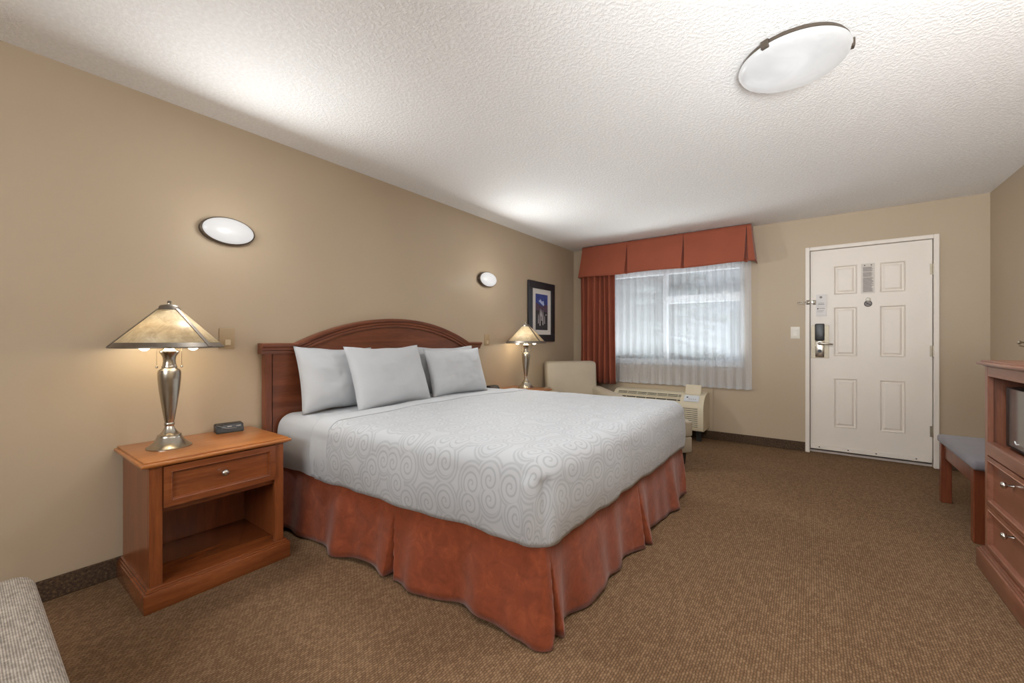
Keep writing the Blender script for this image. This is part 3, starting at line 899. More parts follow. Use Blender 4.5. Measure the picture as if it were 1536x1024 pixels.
# ------------------------------------------------------------------ nightstand
def nightstand():
    t = thing('nightstand', 'cherry nightstand with open shelf beside the grey ribbed ottoman', 'nightstand', (.25, .78, 0), 'matching cherry nightstands')
    x1 = .470; ya, yb = .502, 1.058
    bm = BM(); bx(bm, .014, .497, .478, 1.082, 0, .083, .004, 2)
    rings = []
    for ins, z in ((0.0, .083), (.006, .090), (.010, .096), (.020, .1)):
        pass
    bx(bm, .014, .490, .485, 1.075, .083, .091, .003, 2); bx(bm, .014, .484, .491, 1.069, .091, .099, .003, 2)
    obj('plinth', bm, M['wood_y'], t, 40)
    bm = BM(); bx(bm, .014, x1-.022, ya, ya+.022, .099, .618, .001, 1); obj('side_panel', bm, M['wood_z'], t)
    bm = BM(); bx(bm, .014, x1-.022, yb-.022, yb, .099, .618, .001, 1); obj('side_panel', bm, M['wood_z'], t)
    bm = BM(); bx(bm, x1-.022, x1, ya, .548, .099, .618, .002, 1); obj('front_post', bm, M['wood_z'], t)
    bm = BM(); bx(bm, x1-.022, x1, 1.013, yb, .099, .618, .002, 1); obj('front_post', bm, M['wood_z'], t)
    bm = BM(); bx(bm, .014, .026, ya+.022, yb-.022, .099, .618); obj('back_panel', bm, M['wood_z'], t)
    bm = BM(); bx(bm, .026, x1-.03, ya+.022, yb-.022, .40, .425); obj('shelf', bm, M['wood_y'], t)
    # top with stepped moulded edge
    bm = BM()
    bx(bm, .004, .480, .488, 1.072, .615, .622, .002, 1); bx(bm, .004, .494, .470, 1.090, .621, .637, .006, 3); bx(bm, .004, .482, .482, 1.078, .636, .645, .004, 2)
    obj('top', bm, M['wood_top_lit'], t, 40)
    # drawer front: raised frame, recessed field
    bm = BM()
    vs = bx(bm, x1-.018, x1+.012, .549, 1.012, .432, .612)
    f = max(bm.faces, key=lambda f: f.calc_center_median().x)
    bmesh.ops.recalc_face_normals(bm, faces=bm.faces)
    bmesh.ops.inset_individual(bm, faces=[f], thickness=.034, depth=0)
    bmesh.ops.inset_individual(bm, faces=[f], thickness=.004, depth=.003)
    bmesh.ops.inset_individual(bm, faces=[f], thickness=.005, depth=-.003)
    bmesh.ops.inset_individual(bm, faces=[f], thickness=.007, depth=-.013)
    d = obj('drawer', bm, M['wood_y'], t, normals=False)
    bm = BM(); zc = .530
    lathe(bm, [(.009, x1-.001), (.007, x1+.006), (.007, x1+.014), (.014, x1+.019), (.0165, x1+.026), (.014, x1+.033), (.007, x1+.037)], 0, .778, 20, 'x', zc)
    obj('knob', bm, M['knob'], d, 50)
    return t
nsd = nightstand()
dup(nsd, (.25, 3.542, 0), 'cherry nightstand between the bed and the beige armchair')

# ------------------------------------------------------------------ table lamp
def lamp():
    cx, cy = .228, .631; z0 = .645
    t = thing('table_lamp', 'brushed nickel lamp with amber cone shade near the grey ribbed ottoman', 'lamp', (cx, cy, z0), 'matching nightstand lamps')
    zz = lambda y: 1.169-((420+y/3.4125)-509.4)*.003272
    rr = lambda p: p*.000738
    prof = [(rr(121), z0), (rr(121), z0+.005), (rr(112), z0+.009), (rr(92), z0+.022), (rr(76), z0+.036), (rr(67), zz(800)), (rr(64), zz(797)), (rr(63), zz(788)), (rr(52), zz(784)), (rr(40), zz(772)), (rr(29), zz(757)), (rr(24), zz(745)), (rr(28), zz(738)), (rr(28), zz(731)), (rr(24), zz(726)),
            (rr(27), zz(715)), (rr(34), zz(680)), (rr(45), zz(620)), (rr(55), zz(560)), (rr(61), zz(505)), (rr(62), zz(472)), (rr(58), zz(460)), (rr(46), zz(453)), (rr(41), zz(449)), (rr(42), zz(443)), (rr(37), zz(434)), (rr(33), zz(412)), (rr(36), zz(392)), (rr(46), zz(377)), (rr(53), zz(368)), (rr(51), zz(362)), (rr(32), zz(352)), (rr(25), zz(348)), (rr(25), zz(325)), (rr(12), zz(323)), (rr(9), zz(110))]
    bm = BM(); lathe(bm, prof, cx, cy, 48); obj('base', bm, M['nickel'], t, 35)
    zb, zt, rb, rt = 1.136, 1.318, .221, .042
    bm = BM(); lathe(bm, [(rb-.005, zb+.004), (rt, zt)], cx, cy, 64, close=False); sh_ = obj('lamp_shade', bm, M['mica'], t, 179, solid=.0015)
    bm = BM()
    sl = (zt-zb)/(rb-rt)
    lathe(bm, [(rb-.004, zb-.006), (rb+.001, zb-.005), (rb+.001, zb+.000), (rb-.019, zb+.020), (rb-.023, zb+.018), (rb-.004, zb-.001), (rb-.004, zb-.006)], cx, cy, 64, close=False)
    obj('rim_band', bm, M['pewter'], sh_, 40)
    for k in range(3):
        a = math.radians(29.7+120*k)
        bm = BM()
        d = Vector((C_(a), S_(a), 0)); tn = Vector((-S_(a), C_(a), 0)); up = Vector((C_(a)*sl, S_(a)*sl, 1)).normalized()
        nn = (d*sl+Vector((0, 0, 1))).normalized()
        A = Vector((cx, cy, zb))+d*(rb-.001); B = Vector((cx, cy, zt))+d*rt
        vs = []
        for p, w in ((A, .0105), (B, .007)):
            for q in (-1, 1):
                for h in (-.001, .0035): vs.append(bm.verts.new(p+tn*w*q+nn*h))
        for f in ((0, 1, 3, 2), (4, 6, 7, 5), (0, 4, 5, 1), (2, 3, 7, 6), (1, 5, 7, 3), (0, 2, 6, 4)): bm.faces.new([vs[i] for i in f])
        obj('shade_rib', bm, M['pewter'], sh_)
    bm = BM(); lathe(bm, [(.047, 1.308), (.047, 1.314), (.042, 1.320), (.039, 1.332), (.032, 1.338), (.012, 1.342), (.005, 1.344), (.006, 1.347), (.009, 1.352), (.007, 1.359), (.003, 1.361)], cx, cy, 32); obj('shade_cap', bm, M['pewter'], t, 40)
    va_ = math.radians(-13.9)+PI/2
    for sgn in (-1, 1):
        d = Vector((C_(va_), S_(va_), 0))*sgn
        c = Vector((cx, cy, 1.160))+d*.092
        bm = BM()
        tube(bm, [(cx, cy, 1.195), Vector((cx, cy, 1.19))+d*.05], .008, 10)
        obj('socket_arm', bm, M['nickel'], t, 40)
        bm = BM(); bmesh.ops.create_uvsphere(bm, u_segments=20, v_segments=14, radius=.031)
        bmesh.ops.scale(bm, verts=bm.verts, vec=(1, 1, 1.45)); bmesh.ops.translate(bm, verts=bm.verts, vec=c)
        obj('bulb', bm, M['bulb'], t, 179)
        p = Vector((cx, cy, 0))+d*.047
        bm = BM(); tube(bm, [(p.x, p.y, 1.18), (p.x, p.y, zz(440))], .0009, 6); lathe(bm, [(.002, zz(436)), (.0055, zz(440)), (.005, zz(447)), (.002, zz(449))], p.x, p.y, 10)
        obj('pull_chain', bm, M['nickel'], t, 50)
    return t
lamp1 = lamp()
lamp2 = dup(lamp1, (.228, 3.735, .645), 'brushed nickel lamp with amber cone shade in front of the framed picture', math.radians(-40))

# ------------------------------------------------------------------ alarm clocks
def clock():
    t = thing('alarm_clock', 'small black alarm clock at the back of the nightstand nearer the ottoman', 'clock', (.085, .935, .645), 'black alarm clocks')
    bm = BM()
    vs = prism(bm, [(-.035, 0), (.040, 0), (.036, .022), (.018, .046), (-.028, .050), (-.035, .044)], 'y', -.066, .066)
    bmesh.ops.bevel(bm, geom=bm.edges[:], offset=.004, segments=2, affect='EDGES')
    R = Matrix.Translation((.085, .935, .645)) @ Matrix.Rotation(math.radians(-8), 4, 'Z')
    bm.transform(R)
    obj('clock_body', bm, M['black'], t, 40)
    bm = BM()
    n = Vector((.8, 0, .6))
    def P(y, s): # s along sloping face from lower front to top
        a = Vector((.0375, y, .021)); b = Vector((.0195, y, .0465)); return a.lerp(b, s)+n*.0012
    vs = [bm.verts.new(P(-.045, .15)), bm.verts.new(P(.055, .15)), bm.verts.new(P(.055, .85)), bm.verts.new(P(-.030, .85))]
    bm.faces.new(vs); bm.transform(R); obj('display', bm, M['dark_grey'], t)
    for y0, y1 in ((-.012, .008), (.030, .052)):
        bm = BM()
        bm.faces.new([bm.verts.new(P(y, s)+n*.0006) for y, s in ((y0, .42), (y1, .42), (y1, .56), (y0, .56))])
        bm.transform(R); obj('silver_button', bm, M['knob'], t)
    bm = BM()
    tube(bm, [R @ (P(-.062, .9)+n*.001), R @ (P(-.04, .55)+n*.001), R @ (P(-.015, .12)+n*.001), R @ (P(.03, .03)+n*.001)], .0012, 6)
    obj('trim_line', bm, M['knob'], t)
    return t
ck = clock()
dup(ck, (.085, 3.335, .645), 'small black alarm clock on the nightstand nearer the armchair', math.radians(6))

# ------------------------------------------------------------------ sconces
def sconce():
    t = thing('wall_sconce', 'lit oval wall sconce above the lamp nearer the ottoman', 'sconce', (0, .952, 1.800), 'oval wall sconces')
    bm = BM()
    def ell(prof, n=48):
        rings = []
        for a, b, x in prof:
            rings.append([bm.verts.new((x, .952+a*C_(2*PI*i/n), 1.8+b*S_(2*PI*i/n))) for i in range(n)])
        for r1, r2 in zip(rings, rings[1:]):
            for i in range(n):
                j = (i+1) % n; bm.faces.new((r1[i], r1[j], r2[j], r2[i]))
        bm.faces.new(rings[0][::-1]); bm.faces.new(rings[-1])
    ell([(.122, .064, 0), (.138, .076, .004), (.140, .078, .02), (.138, .077, .036), (.132, .073, .040)])
    obj('back_plate', bm, M['bronze'], t, 40)
    bm = BM()
    ell([(.131*C_(q), .073*C_(q), .036+.038*S_(q)) for q in [PI/2*i/10*.98 for i in range(11)]])
    obj('glass_cover', bm, M['sconce_glass'], t, 179)
    return t
sc1 = sconce()
dup(sc1, (0, 3.318, 1.800), 'lit oval wall sconce above the far headboard end, near the framed picture')

# wall plates over the nightstands
def plate_sw():
    t = thing('wall_switch', 'almond switch plate between the near lamp and headboard', 'light switch', (0, .953, 1.177), 'almond switch plates')
    bm = BM(); bx(bm, 0, .007, .913, .993, 1.118, 1.236, .003, 2); obj('wall_plate', bm, M['almond'], t, 40)
    bm = BM(); bx(bm, .006, .012, .941, .971, 1.136, 1.170, .002, 1); obj('button', bm, M['almond_light'], t)
    return t
ps = plate_sw()
ps['label'] = 'almond switch plate on tan wall, half hidden by the larger lamp shade'
dup(ps, (0, 3.335, 1.167), 'almond switch plate between headboard and lamp in front of the picture')

# ------------------------------------------------------------------ framed picture
pc = thing('framed_picture', 'black framed mountain print with white mat on the tan wall', 'picture', (.012, 4.40, 1.52))
y0, y1, z0, z1 = 4.095, 4.715, 1.146, 1.893
bm = BM(); fwd = .088
for (a, b, c, d) in ((y0, y1, z1-fwd, z1), (y0, y1, z0, z0+fwd), (y0, y0+fwd, z0+fwd, z1-fwd), (y1-fwd, y1, z0+fwd, z1-fwd)):
    bx(bm, .002, .026, a, b, c, d, .003, 1)
obj('frame', bm, M['frame_black'], pc)
bm = BM(); bx(bm, .002, .012, y0+fwd-.005, y1-fwd+.005, z0+fwd-.005, z1-fwd+.005); obj('mat', bm, M['mat_board'], pc)
bm = BM()
py0, py1, pz0, pz1 = 4.262, 4.548, 1.292, 1.742
def flat(pts, mi, x):
    f = bm.faces.new([bm.verts.new((x, py0+(py1-py0)*a, pz0+(pz1-pz0)*b)) for a, b in pts]); f.material_index = mi
flat([(0, 0), (1, 0), (1, 1), (0, 1)], 3, .0126)
flat([(0, .62), (1, .55), (1, 1), (0, 1)], 0, .0130)
flat([(.25, .80), (.5, .72), (.72, .66), (.66, .82), (.5, .80), (.4, .86)], 1, .0134)
flat([(0, .76), (.3, .70), (.55, .66), (.8, .72), (1, .70), (1, .50), (0, .55)], 2, .0136)
for (a, b, w, h) in ((.22, .18, .05, .28), (.36, .12, .07, .48), (.50, .26, .06, .30), (.60, .14, .07, .42), (.74, .18, .05, .26), (.44, .38, .04, .22), (.86, .42, .10, .03)):
    flat([(a-w/2, b), (a+w/2, b), (a+w/2.6, b+h*.7), (a, b+h), (a-w/2.2, b+h*.6)], 4, .0140)
obj('print', bm, [M['pic_sky'], M['pic_cloud'], M['pic_mauve'], M['pic_dark'], M['pic_white']], pc, normals=False)

# ------------------------------------------------------------------ ceiling lamp
cl = thing('ceiling_light', 'round frosted glass ceiling light with bronze clips', 'ceiling light', (2.70, 2.205, H))
LX, LY = 2.70, 2.205
bm = BM(); lathe(bm, [(.17, H), (.195, H-.006), (.203, H-.018), (.203, H-.024), (.19, H-.026)], LX, LY, 64); obj('base_ring', bm, M['bronze'], cl, 40)
bm = BM()
lathe(bm, [(.198, H-.026), (.207, H-.030), (.209, H-.034), (.205, H-.040)]+[(.205*C_(a), H-.040-.052*S_(a)) for a in [PI/2*i/14 for i in range(1, 14)]]+[(.002, H-.092)], LX, LY, 72)
obj('glass_bowl', bm, M['bowl'], cl, 179)
for ang in (-115, 5, 125):
    a = math.radians(ang)
    bm = BM(); vs = bx(bm, .196, .216, -.015, .015, H-.046, H-.012, .002, 1); rot_verts(bm.verts, Matrix.Translation((LX, LY, 0)) @ Matrix.Rotation(a, 4, 'Z')); obj('clip', bm, M['bronze'], cl)

# ------------------------------------------------------------------ dresser and what stands by it
DX, DY0, DY1 = 3.485, 2.10, 3.125
dr = thing('dresser', 'tall cherry dresser with open niche and two drawers', 'dresser', (3.75, 2.6, 0))
bm = BM(); bx(bm, DX-.026, W-.012, DY0-.02, DY1+.022, 0, .095, .004, 2); bx(bm, DX-.018, W-.012, DY0-.014, DY1+.016, .095, .104, .003, 2); bx(bm, DX-.010, W-.012, DY0-.008, DY1+.01, .104, .114, .003, 2)
obj('plinth', bm, M['dres_y'], dr, 40)
for ya in (DY0, DY1-.03):
    bm = BM(); bx(bm, DX+.02, W-.012, ya, ya+.03, .114, 1.035); obj('side_panel', bm, M['dres_z'], dr)
    bm = BM(); yq = ya-.0 if ya == DY0 else ya-.012
    bx(bm, DX, DX+.022, yq, yq+.042, .114, 1.035, .002, 1); obj('front_post', bm, M['dres_z'], dr)
bm = BM(); bx(bm, W-.024, W-.012, DY0+.03, DY1-.03, .114, 1.035); obj('back_panel', bm, M['dres_z'], dr)
bm = BM(); bx(bm, DX-.006, W-.012, DY0-.010, DY1+.010, 1.035, 1.043, .003, 1); bx(bm, DX-.026, W-.012, DY0-.026, DY1+.026, 1.042, 1.058, .006, 3); bx(bm, DX-.012, W-.012, DY0-.012, DY1+.012, 1.057, 1.066, .003, 2)
obj('top', bm, M['dres_y'], dr, 40)
bm = BM(); bx(bm, DX, DX+.022, DY0+.042, DY1-.042, .985, 1.035, .002, 1); obj('top_rail', bm, M['dres_y'], dr)
bm = BM(); bx(bm, DX+.022, W-.024, DY0+.03, DY1-.03, .618, .638); obj('shelf', bm, M['dres_y'], dr)
bm = BM(); bx(bm, DX-.004, DX+.022, DY0+.042, DY1-.042, .592, .650, .002, 1); bx(bm, DX-.002, DX+.03, DY0+.042, DY1-.042, .648, .656, .003, 2); obj('shelf_rail', bm, M['dres_y'], dr, 40)
for k, (za, zb) in enumerate(((.345, .586), (.122, .340))):
    bm = BM(); bx(bm, DX-.004, DX+.02, DY0+.044, DY1-.044, za, zb)
    f = min(bm.faces, key=lambda f: f.calc_center_median().x)
    bmesh.ops.recalc_face_normals(bm, faces=bm.faces)
    bmesh.ops.inset_individual(bm, faces=[f], thickness=.026, depth=0)
    bmesh.ops.inset_individual(bm, faces=[f], thickness=.004, depth=.003)
    bmesh.ops.inset_individual(bm, faces=[f], thickness=.005, depth=-.003)
    bmesh.ops.inset_individual(bm, faces=[f], thickness=.006, depth=-.016)
    d = obj('drawer', bm, M['dres_y'], dr, normals=False)
    zc = (za+zb)/2+.055
    zc = (.516, .288)[k]
    for yk in (2.79, 2.435):
        bm = BM(); xk = DX+.010
        lathe(bm, [(.008, xk), (.006, xk-.008), (.006, xk-.018), (.013, xk-.022), (.016, xk-.029), (.014, xk-.036), (.006, xk-.040)], 0, yk, 20, 'x', zc)
        obj('knob', bm, M['knob'], d, 50)
mw = thing('microwave', 'silver and black microwave inside the dresser niche', 'microwave', (3.75, 2.75, .638))
bm = BM(); bx(bm, DX+.075, W-.06, 2.50, 3.05, .650, .940, .006, 2); obj('body', bm, M['black'], mw, 40)
bm = BM(); bx(bm, DX+.052, DX+.078, 2.62, 3.05, .652, .938, .004, 2); dm = obj('door', bm, M['black'], mw, 40)
bm = BM(); bx(bm, DX+.049, DX+.053, 2.64, 2.995, .664, .936, .001, 1); obj('door_window', bm, M['mw_glass'], dm)
bm = BM(); bx(bm, DX+.052, DX+.078, 2.50, 2.618, .652, .938, .004, 2); obj('control_panel', bm, M['dark_grey'], mw, 40)
bm = BM(); tube(bm, [(DX+.0485, 2.925, .696), (DX+.0485, 2.918, .688), (DX+.0485, 2.905, .684), (DX+.0485, 2.892, .686), (DX+.0485, 2.880, .690)], .0024, 6); obj('white_badge', bm, M['lime_mark'], dm)
for yf in (2.54, 3.01):
    for xf in (DX+.11, W-.1):
        bm = BM(); lathe(bm, [(.012, .638), (.012, .652)], xf, yf, 12); obj('foot', bm, M['black'], mw)

be = thing('bench', 'low wooden bench with blue grey padded seat by the door', 'bench', (3.75, 3.86, 0))
bm = BM(); bx(bm, 3.508, 3.985, 3.43, 4.275, .425, .482, .022, 4)
for v in bm.verts:
    if v.co.z > .455: v.co.z += .012*(1-((v.co.x-3.746)/.24)**2)*(1-((v.co.y-3.852)/.43)**2)
obj('seat_pad', bm, M['seat_blue'], be, 60)
bm = BM()
bx(bm, 3.535, 3.555, 3.52, 4.21, .325, .428); bx(bm, 3.945, 3.965, 3.52, 4.21, .325, .428); bx(bm, 3.57, 3.93, 3.475, 3.495, .325, .428); bx(bm, 3.57, 3.93, 4.225, 4.245, .325, .428)
obj('apron', bm, M['bench_wood'], be)
for x in (3.520, 3.925):
    for y in (3.47, 4.205):
        bm = BM(); bx(bm, x, x+.055, y, y+.055, 0, .428, .003, 1); obj('leg', bm, M['bench_wood'], be)

hk = thing('hanging_hook', 'small silver knob hook on the tan wall above the bench', 'hook', (W, 4.48, 1.15))
bm = BM(); lathe(bm, [(.022, W), (.022, W-.005), (.006, W-.009), (.006, W-.038), (.012, W-.044), (.015, W-.052), (.010, W-.060)], 0, 4.485, 20, 'x', 1.150); obj('hook_knob', bm, M['nickel'], hk, 50)
bm = BM(); tube(bm, [(W-.004, 4.485, 1.140), (W-.03, 4.485, 1.122), (W-.05, 4.485, 1.128)], .005, 8); obj('lower_prong', bm, M['nickel'], hk, 50)

# ------------------------------------------------------------------ grey ribbed ottoman at the wall end
ot = thing('ottoman', 'low grey ribbed fabric ottoman beside the nightstand', 'ottoman', (1.2, -.25, 0))
def rbox(bm, x0, x1, y0, y1, z0, z1, r, seg=6): return bx(bm, x0, x1, y0, y1, z0, z1, r, seg)
bm = BM(); rbox(bm, .79, 1.66, -.62, .155, .27, .45, .045, 6); obj('seat_cushion', bm, M['ribbed'], ot, 60)
bm = BM(); rbox(bm, .80, 1.65, -.61, .145, .10, .272, .02, 3); obj('base_frame', bm, M['ribbed'], ot, 60)
for x in (.86, 1.59):
    for y in (-.55, .085):
        bm = BM(); lathe(bm, [(.018, 0), (.026, .105)], x, y, 14); obj('leg', bm, M['dark_leg'], ot, 40)

# ------------------------------------------------------------------ armchair and its footstool (turned towards the room)
def turned(cx, cy, ang):
    return Matrix.Translation((cx, cy, 0)) @ Matrix.Rotation(ang, 4, 'Z')
# local frame: chair faces +x, width along y
RC = turned(.545, 4.385, math.radians(-45))
ac = thing('armchair', 'beige leather armchair in the corner below the picture', 'armchair', (.545, 4.385, 0))
def tpart(name, fn, mat, parent, RM, sm=60):
    bm = BM(); fn(bm); bm.transform(RM); return obj(name, bm, mat, parent, sm)
def backf(bm):
    bx(bm, -.36, -.20, -.315, .315, .18, .895, .045, 5)
    for v in bm.verts:
        t = (v.co.z-.18)/.715
        v.co.x -= .10*t*t
        v.co.x -= .025*(1-(v.co.y/.32)**2)*0
        v.co.y *= 1+.05*t
        if v.co.z > .8: v.co.z += .012*(1-(v.co.y/.34)**2)
tpart('backrest', backf, M['leather'], ac, RC)
tpart('seat_cushion', lambda b: bx(b, -.22, .36, -.255, .255, .26, .45, .05, 5), M['leather'], ac, RC)
def armf(s):
    def f(bm):
        y0, y1 = (s*.252, s*.385) if s > 0 else (s*.385, s*.252)
        bx(bm, -.30, .45, y0, y1, .12, .590, .045, 5)
        for v in bm.verts:
            if v.co.z > .4: v.co.z -= .030*((v.co.x+.30)/.75)**2
    return f
for s in (-1, 1): tpart('armrest', armf(s), M['leather'], ac, RC)
tpart('base_frame', lambda b: bx(b, -.28, .33, -.26, .26, .12, .27, .02, 2), M['leather_dark'], ac, RC)
for x in (-.24, .30):
    for y in (-.28, .28): tpart('leg', lambda b: lathe(b, [(.016, 0), (.025, .13)], x, y, 12), M['dark_leg'], ac, RC, 40)
RO = turned(1.515, 4.075, math.radians(-45))
fo = thing('footstool', 'beige leather footstool with dark legs behind the bed foot', 'footstool', (1.515, 4.075, 0))
tpart('top_cushion', lambda b: bx(b, -.25, .25, -.26, .26, .262, .410, .022, 4), M['leather'], fo, RO)
tpart('base_frame', lambda b: bx(b, -.245, .245, -.255, .255, .115, .262, .012, 2), M['leather'], fo, RO)
for x in (-.19, .19):
    for y in (-.2, .2): tpart('leg', lambda b: lathe(b, [(.014, 0), (.027, .12)], x, y, 14), M['dark_leg'], fo, RO, 40)

# ------------------------------------------------------------------ wall heating unit
pt = thing('air_conditioner', 'beige heating and cooling unit under the window', 'air conditioner', (1.25, 5.1, .13))
AX0, AX1, AY = .72, 1.79, 4.955
YB2 = YB-.014
bm = BM()
prism(bm, [(YB2, .135), (AY+.02, .135), (AY+.004, .142), (AY, .155), (AY, .40), (AY+.012, .435), (AY+.05, .485), (AY+.10, .525), (AY+.15, .543), (YB2, .548)], 'x', AX0, AX1)
obj('cabinet', bm, M['ac_plastic'], pt, 40)
def slope(s): # point on the sloping upper front, s 0..1
    a = Vector((0, AY+.012, .435)); b = Vector((0, AY+.10, .525)); p = a.lerp(b, s); p += Vector((0, -.707, .707))*.006*S_(PI*s)*1.6; return p
bm = BM()
for i in range(11):
    z = .165+i*.0225
    bx(bm, AX0+.05, AX1-.06, AY-.004, AY+.003, z, z+.0165, .001, 1)
obj('front_louvers', bm, M['ac_plastic'], pt)
bm = BM(); bx(bm, AX0+.05, AX1-.06, AY-.0012, AY+.001, .165, .405); obj('louver_gaps', bm, M['ac_dark'], pt)
bm = BM()
nrm = Vector((0, -.715, .699))
def quad(x0, x1, s0, s1, h):
    bm.faces.new([bm.verts.new(Vector((x, 0, 0))+slope(s)+nrm*h) for x, s in ((x0, s0), (x1, s0), (x1, s1), (x0, s1))])
bm = BM(); quad(AX0+.05, 1.535, .12, 1.0, .0035)
obj('grille_gap', bm, M['ac_dark'], pt, normals=False)
bm = BM()
def bar(x0, x1, s0, s1, h0, h1):
    lo = [bm.verts.new(Vector((x, 0, 0))+slope(q)+nrm*h0) for x, q in ((x0, s0), (x1, s0), (x1, s1), (x0, s1))]
    hi = [bm.verts.new(Vector((x, 0, 0))+slope(q)+nrm*h1) for x, q in ((x0, s0), (x1, s0), (x1, s1), (x0, s1))]
    bm.faces.new(lo[::-1]); bm.faces.new(hi)
    for q in range(4): bm.faces.new((lo[q], lo[(q+1) % 4], hi[(q+1) % 4], hi[q]))
for i in range(5):
    q = .12+i*.205; bar(AX0+.05, 1.535, q, q+.075, .002, .007)
for i in range(7):
    x = AX0+.05+i*.1215; bar(x, x+.007, .12, 1.0, .002, .0075)
obj('discharge_grille', bm, M['ac_plastic'], pt)
bm = BM(); quad(1.575, 1.735, .25, .98, .006); quad(1.575, 1.735, .25, .98, .003); obj('control_panel', bm, M['vinyl'], pt, normals=False)
bm = BM(); quad(1.600, 1.618, .62, .76, .0075); obj('control_display', bm, M['black'], pt, normals=False)
bm = BM()
for i in range(4): quad(1.628+i*.022, 1.638+i*.022, .45, .53, .0075)
obj('control_buttons', bm, M['ink'], pt, normals=False)
for x in (AX0+.12, AX1-.10):
    bm = BM(); bx(bm, x, x+.05, AY+.12, AY+.17, 0, .137, .003, 1); obj('support_leg', bm, M['ac_dark'], pt)
bm = BM(); vs = bx(bm, 1.572, 1.742, 0, .006, 0, .115, .002, 1); rot_verts(vs, Matrix.Translation((0, AY+.118, .535)) @ Matrix.Rotation(math.radians(-14), 4, 'X')); obj('control_lid', bm, M['ac_plastic'], pt)

# ------------------------------------------------------------------ outside
bm = BM(); bx(bm, -25, 30, YB+.3, 60, -.35, -.3)
struct(obj('ground', bm, M['snow_ground']), 'pale gravel ground outside the window', 'ground')
def spruce(cx, cy, h, r0):
    t = thing('spruce_tree', 'pale spruce tree outside the window', 'tree', (cx, cy, -.3))
    bm = BM(); lathe(bm, [(.16, -.3), (.14, h*.4), (.03, h)], cx, cy, 12); obj('trunk', bm, M['bark'], t, 60)
    bm = BM(); rnd = random.Random(5)
    z = .15
    while z < h-.1:
        rr = r0*(1-(z/h))**.8
        nb = 13
        for k in range(nb):
            a = 2*PI*(k+rnd.random())/nb; ln = rr*(.75+.4*rnd.random()); dr_ = .28+.18*rnd.random()
            d = Vector((C_(a), S_(a), 0)); sd = Vector((-S_(a), C_(a), 0))
            base = Vector((cx, cy, z+.2*rnd.random()))
            n = 7
            prev = None
            for i in range(n+1):
                u = i/n
                p = base+d*ln*u+Vector((0, 0, -dr_*ln*u*(1-.35*u)))
                w = ln*.16*(S_(PI*min(1, u*.85+.12)))+.015
                q = [p+sd*w+Vector((0, 0, -.05-.05*rnd.random())), p+Vector((0, 0, .03)), p-sd*w+Vector((0, 0, -.05-.05*rnd.random())), p+Vector((0, 0, -.06))]
                vs = [bm.verts.new(x) for x in q]
                if prev:
                    for m_ in range(4):
                        j = (m_+1) % 4; bm.faces.new((prev[m_], prev[j], vs[j], vs[m_]))
                prev = vs
        z += .26
    obj('needle_branches', bm, M['spruce'], t)
    return t
spruce(-.5, 9.4, 7.5, 2.3)
bl = thing('building', 'pale building with grey roof outside the window', 'building', (3.2, 15, -.3))
bm = BM(); bx(bm, -1.5, 11, 15, 22, -.3, 2.7); obj('wall', bm, M['bld_wall'], bl)
bm = BM(); prism(bm, [(14.3, 2.65), (22.6, 2.65), (22.6, 2.9), (18.5, 4.5), (14.3, 2.9)], 'x', -2, 11.5); obj('roof', bm, M['bld_roof'], bl)
for x in (.6, 3.2):
    bm = BM(); bx(bm, x, x+1.2, 14.96, 15.0, .9, 2.1); obj('window', bm, M['bld_win'], bl)

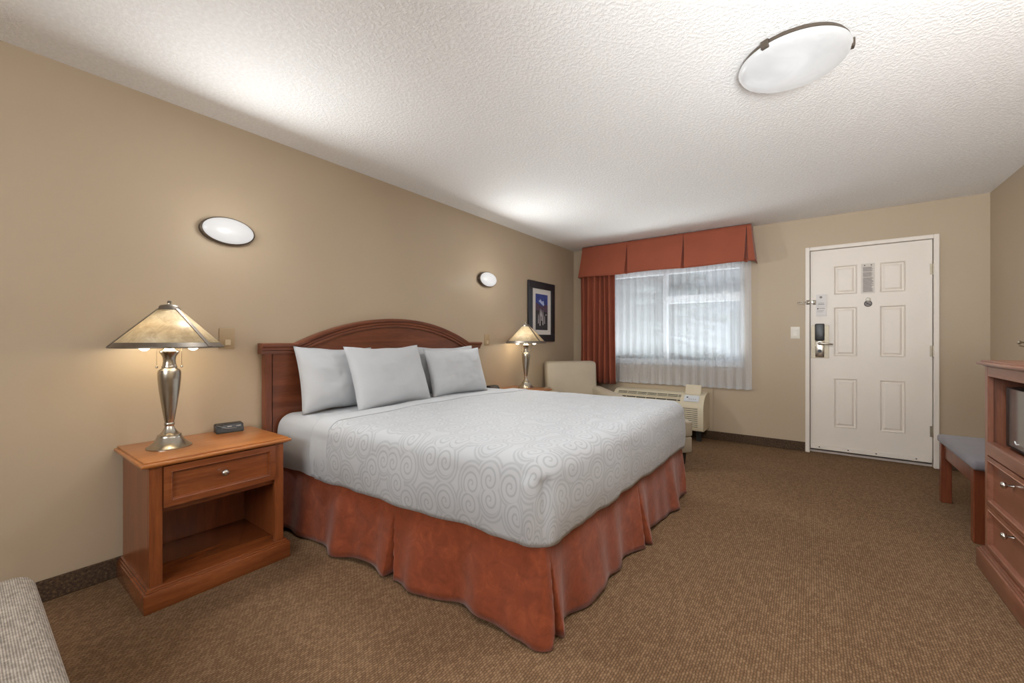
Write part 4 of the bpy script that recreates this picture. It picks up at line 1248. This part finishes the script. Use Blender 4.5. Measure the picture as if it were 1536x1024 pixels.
# ------------------------------------------------------------------ light
def light(kind, name, loc, energy, col=(1, 1, 1), size=.1, rot=None, **kw):
    ld = bpy.data.lights.new(name, kind); ld.energy = energy; ld.color = col
    if kind == 'POINT': ld.shadow_soft_size = size
    elif kind == 'AREA':
        ld.size = size
        for k, v in kw.items(): setattr(ld, k, v)
    o = bpy.data.objects.new(name, ld); COL.objects.link(o); o.location = loc
    if rot: o.rotation_euler = rot
    return o
NEUT = (.94, .975, 1.0); WARM = (1.0, .85, .60)
light('AREA', 'ceiling_lamp_light', (LX, LY, H-.11), 16.5, NEUT, .38, (0, 0, 0), shape='DISK')
light('POINT', 'ceiling_lamp_glow', (LX, LY, H-.21), .6, NEUT, .10)
for y in (.952, 3.318):
    light('AREA', 'sconce_light', (.085, y, 1.80), 13, NEUT, .22, (0, math.radians(-80), 0), shape='ELLIPSE', size_y=.12)
    light('POINT', 'sconce_glow', (.30, y, 1.80), 1.7, (1, .96, .90), .05)
for y in (.631, 3.735):
    light('POINT', 'table_lamp_light', (.228, y, 1.150), 4.3, WARM, .05)
# daylight thrown up from the pale ground outside, and two added fill lights out of view
light('AREA', 'ground_bounce', (1.235, YB+.9, .25), 165, (.96, .985, 1), 3.0, (math.radians(-135), 0, 0), shape='RECTANGLE', size_y=1.2)
light('AREA', 'vanity_light', (2.3, -2.0, 2.0), 57, (.94, .975, 1), 1.8, (math.radians(82), 0, 0), shape='RECTANGLE', size_y=.7)  # unseen fill added behind the camera to even out the brightness
light('AREA', 'bounced_flash', (3.3, -.2, 1.3), 39, (.94, .975, 1), .8, (math.radians(125), 0, math.radians(-2)), shape='RECTANGLE', size_y=.8, spread=math.radians(90))  # unseen upward fill added to brighten ceiling and far walls

w = bpy.data.worlds.new('overcast_sky'); sc.world = w; w.use_nodes = True
nt = w.node_tree; bg = nt.nodes['Background']
tc = N(nt, 'ShaderNodeTexCoord')
nz = noise_tex(nt, tc.outputs['Generated'], 2.0, 4)
L(nt, ramp(nt, nz, [(.3, (.82, .90, 1.0)), (.7, (.95, .98, 1.0))]), bg.inputs[0]); bg.inputs[1].default_value = 1.15

# ------------------------------------------------------------------ camera
F = 615.4; TH = .6319
cd = bpy.data.cameras.new('camera'); cam = bpy.data.objects.new('camera', cd); COL.objects.link(cam)
cd.sensor_fit = 'HORIZONTAL'; cd.sensor_width = 36; cd.lens = 36*F/1536
cd.shift_y = -2.6/1536
cam.location = (X0, 0, HC); cam.rotation_euler = (PI/2, 0, TH)
cd.clip_start = .02; cd.clip_end = 200
sc.camera = cam
vs_ = sc.view_settings
sc.display_settings.display_device = 'sRGB'
vs_.view_transform = 'Standard'; vs_.look = 'None'; vs_.gamma = 1; vs_.use_curve_mapping = False
vs_.exposure = 0.13
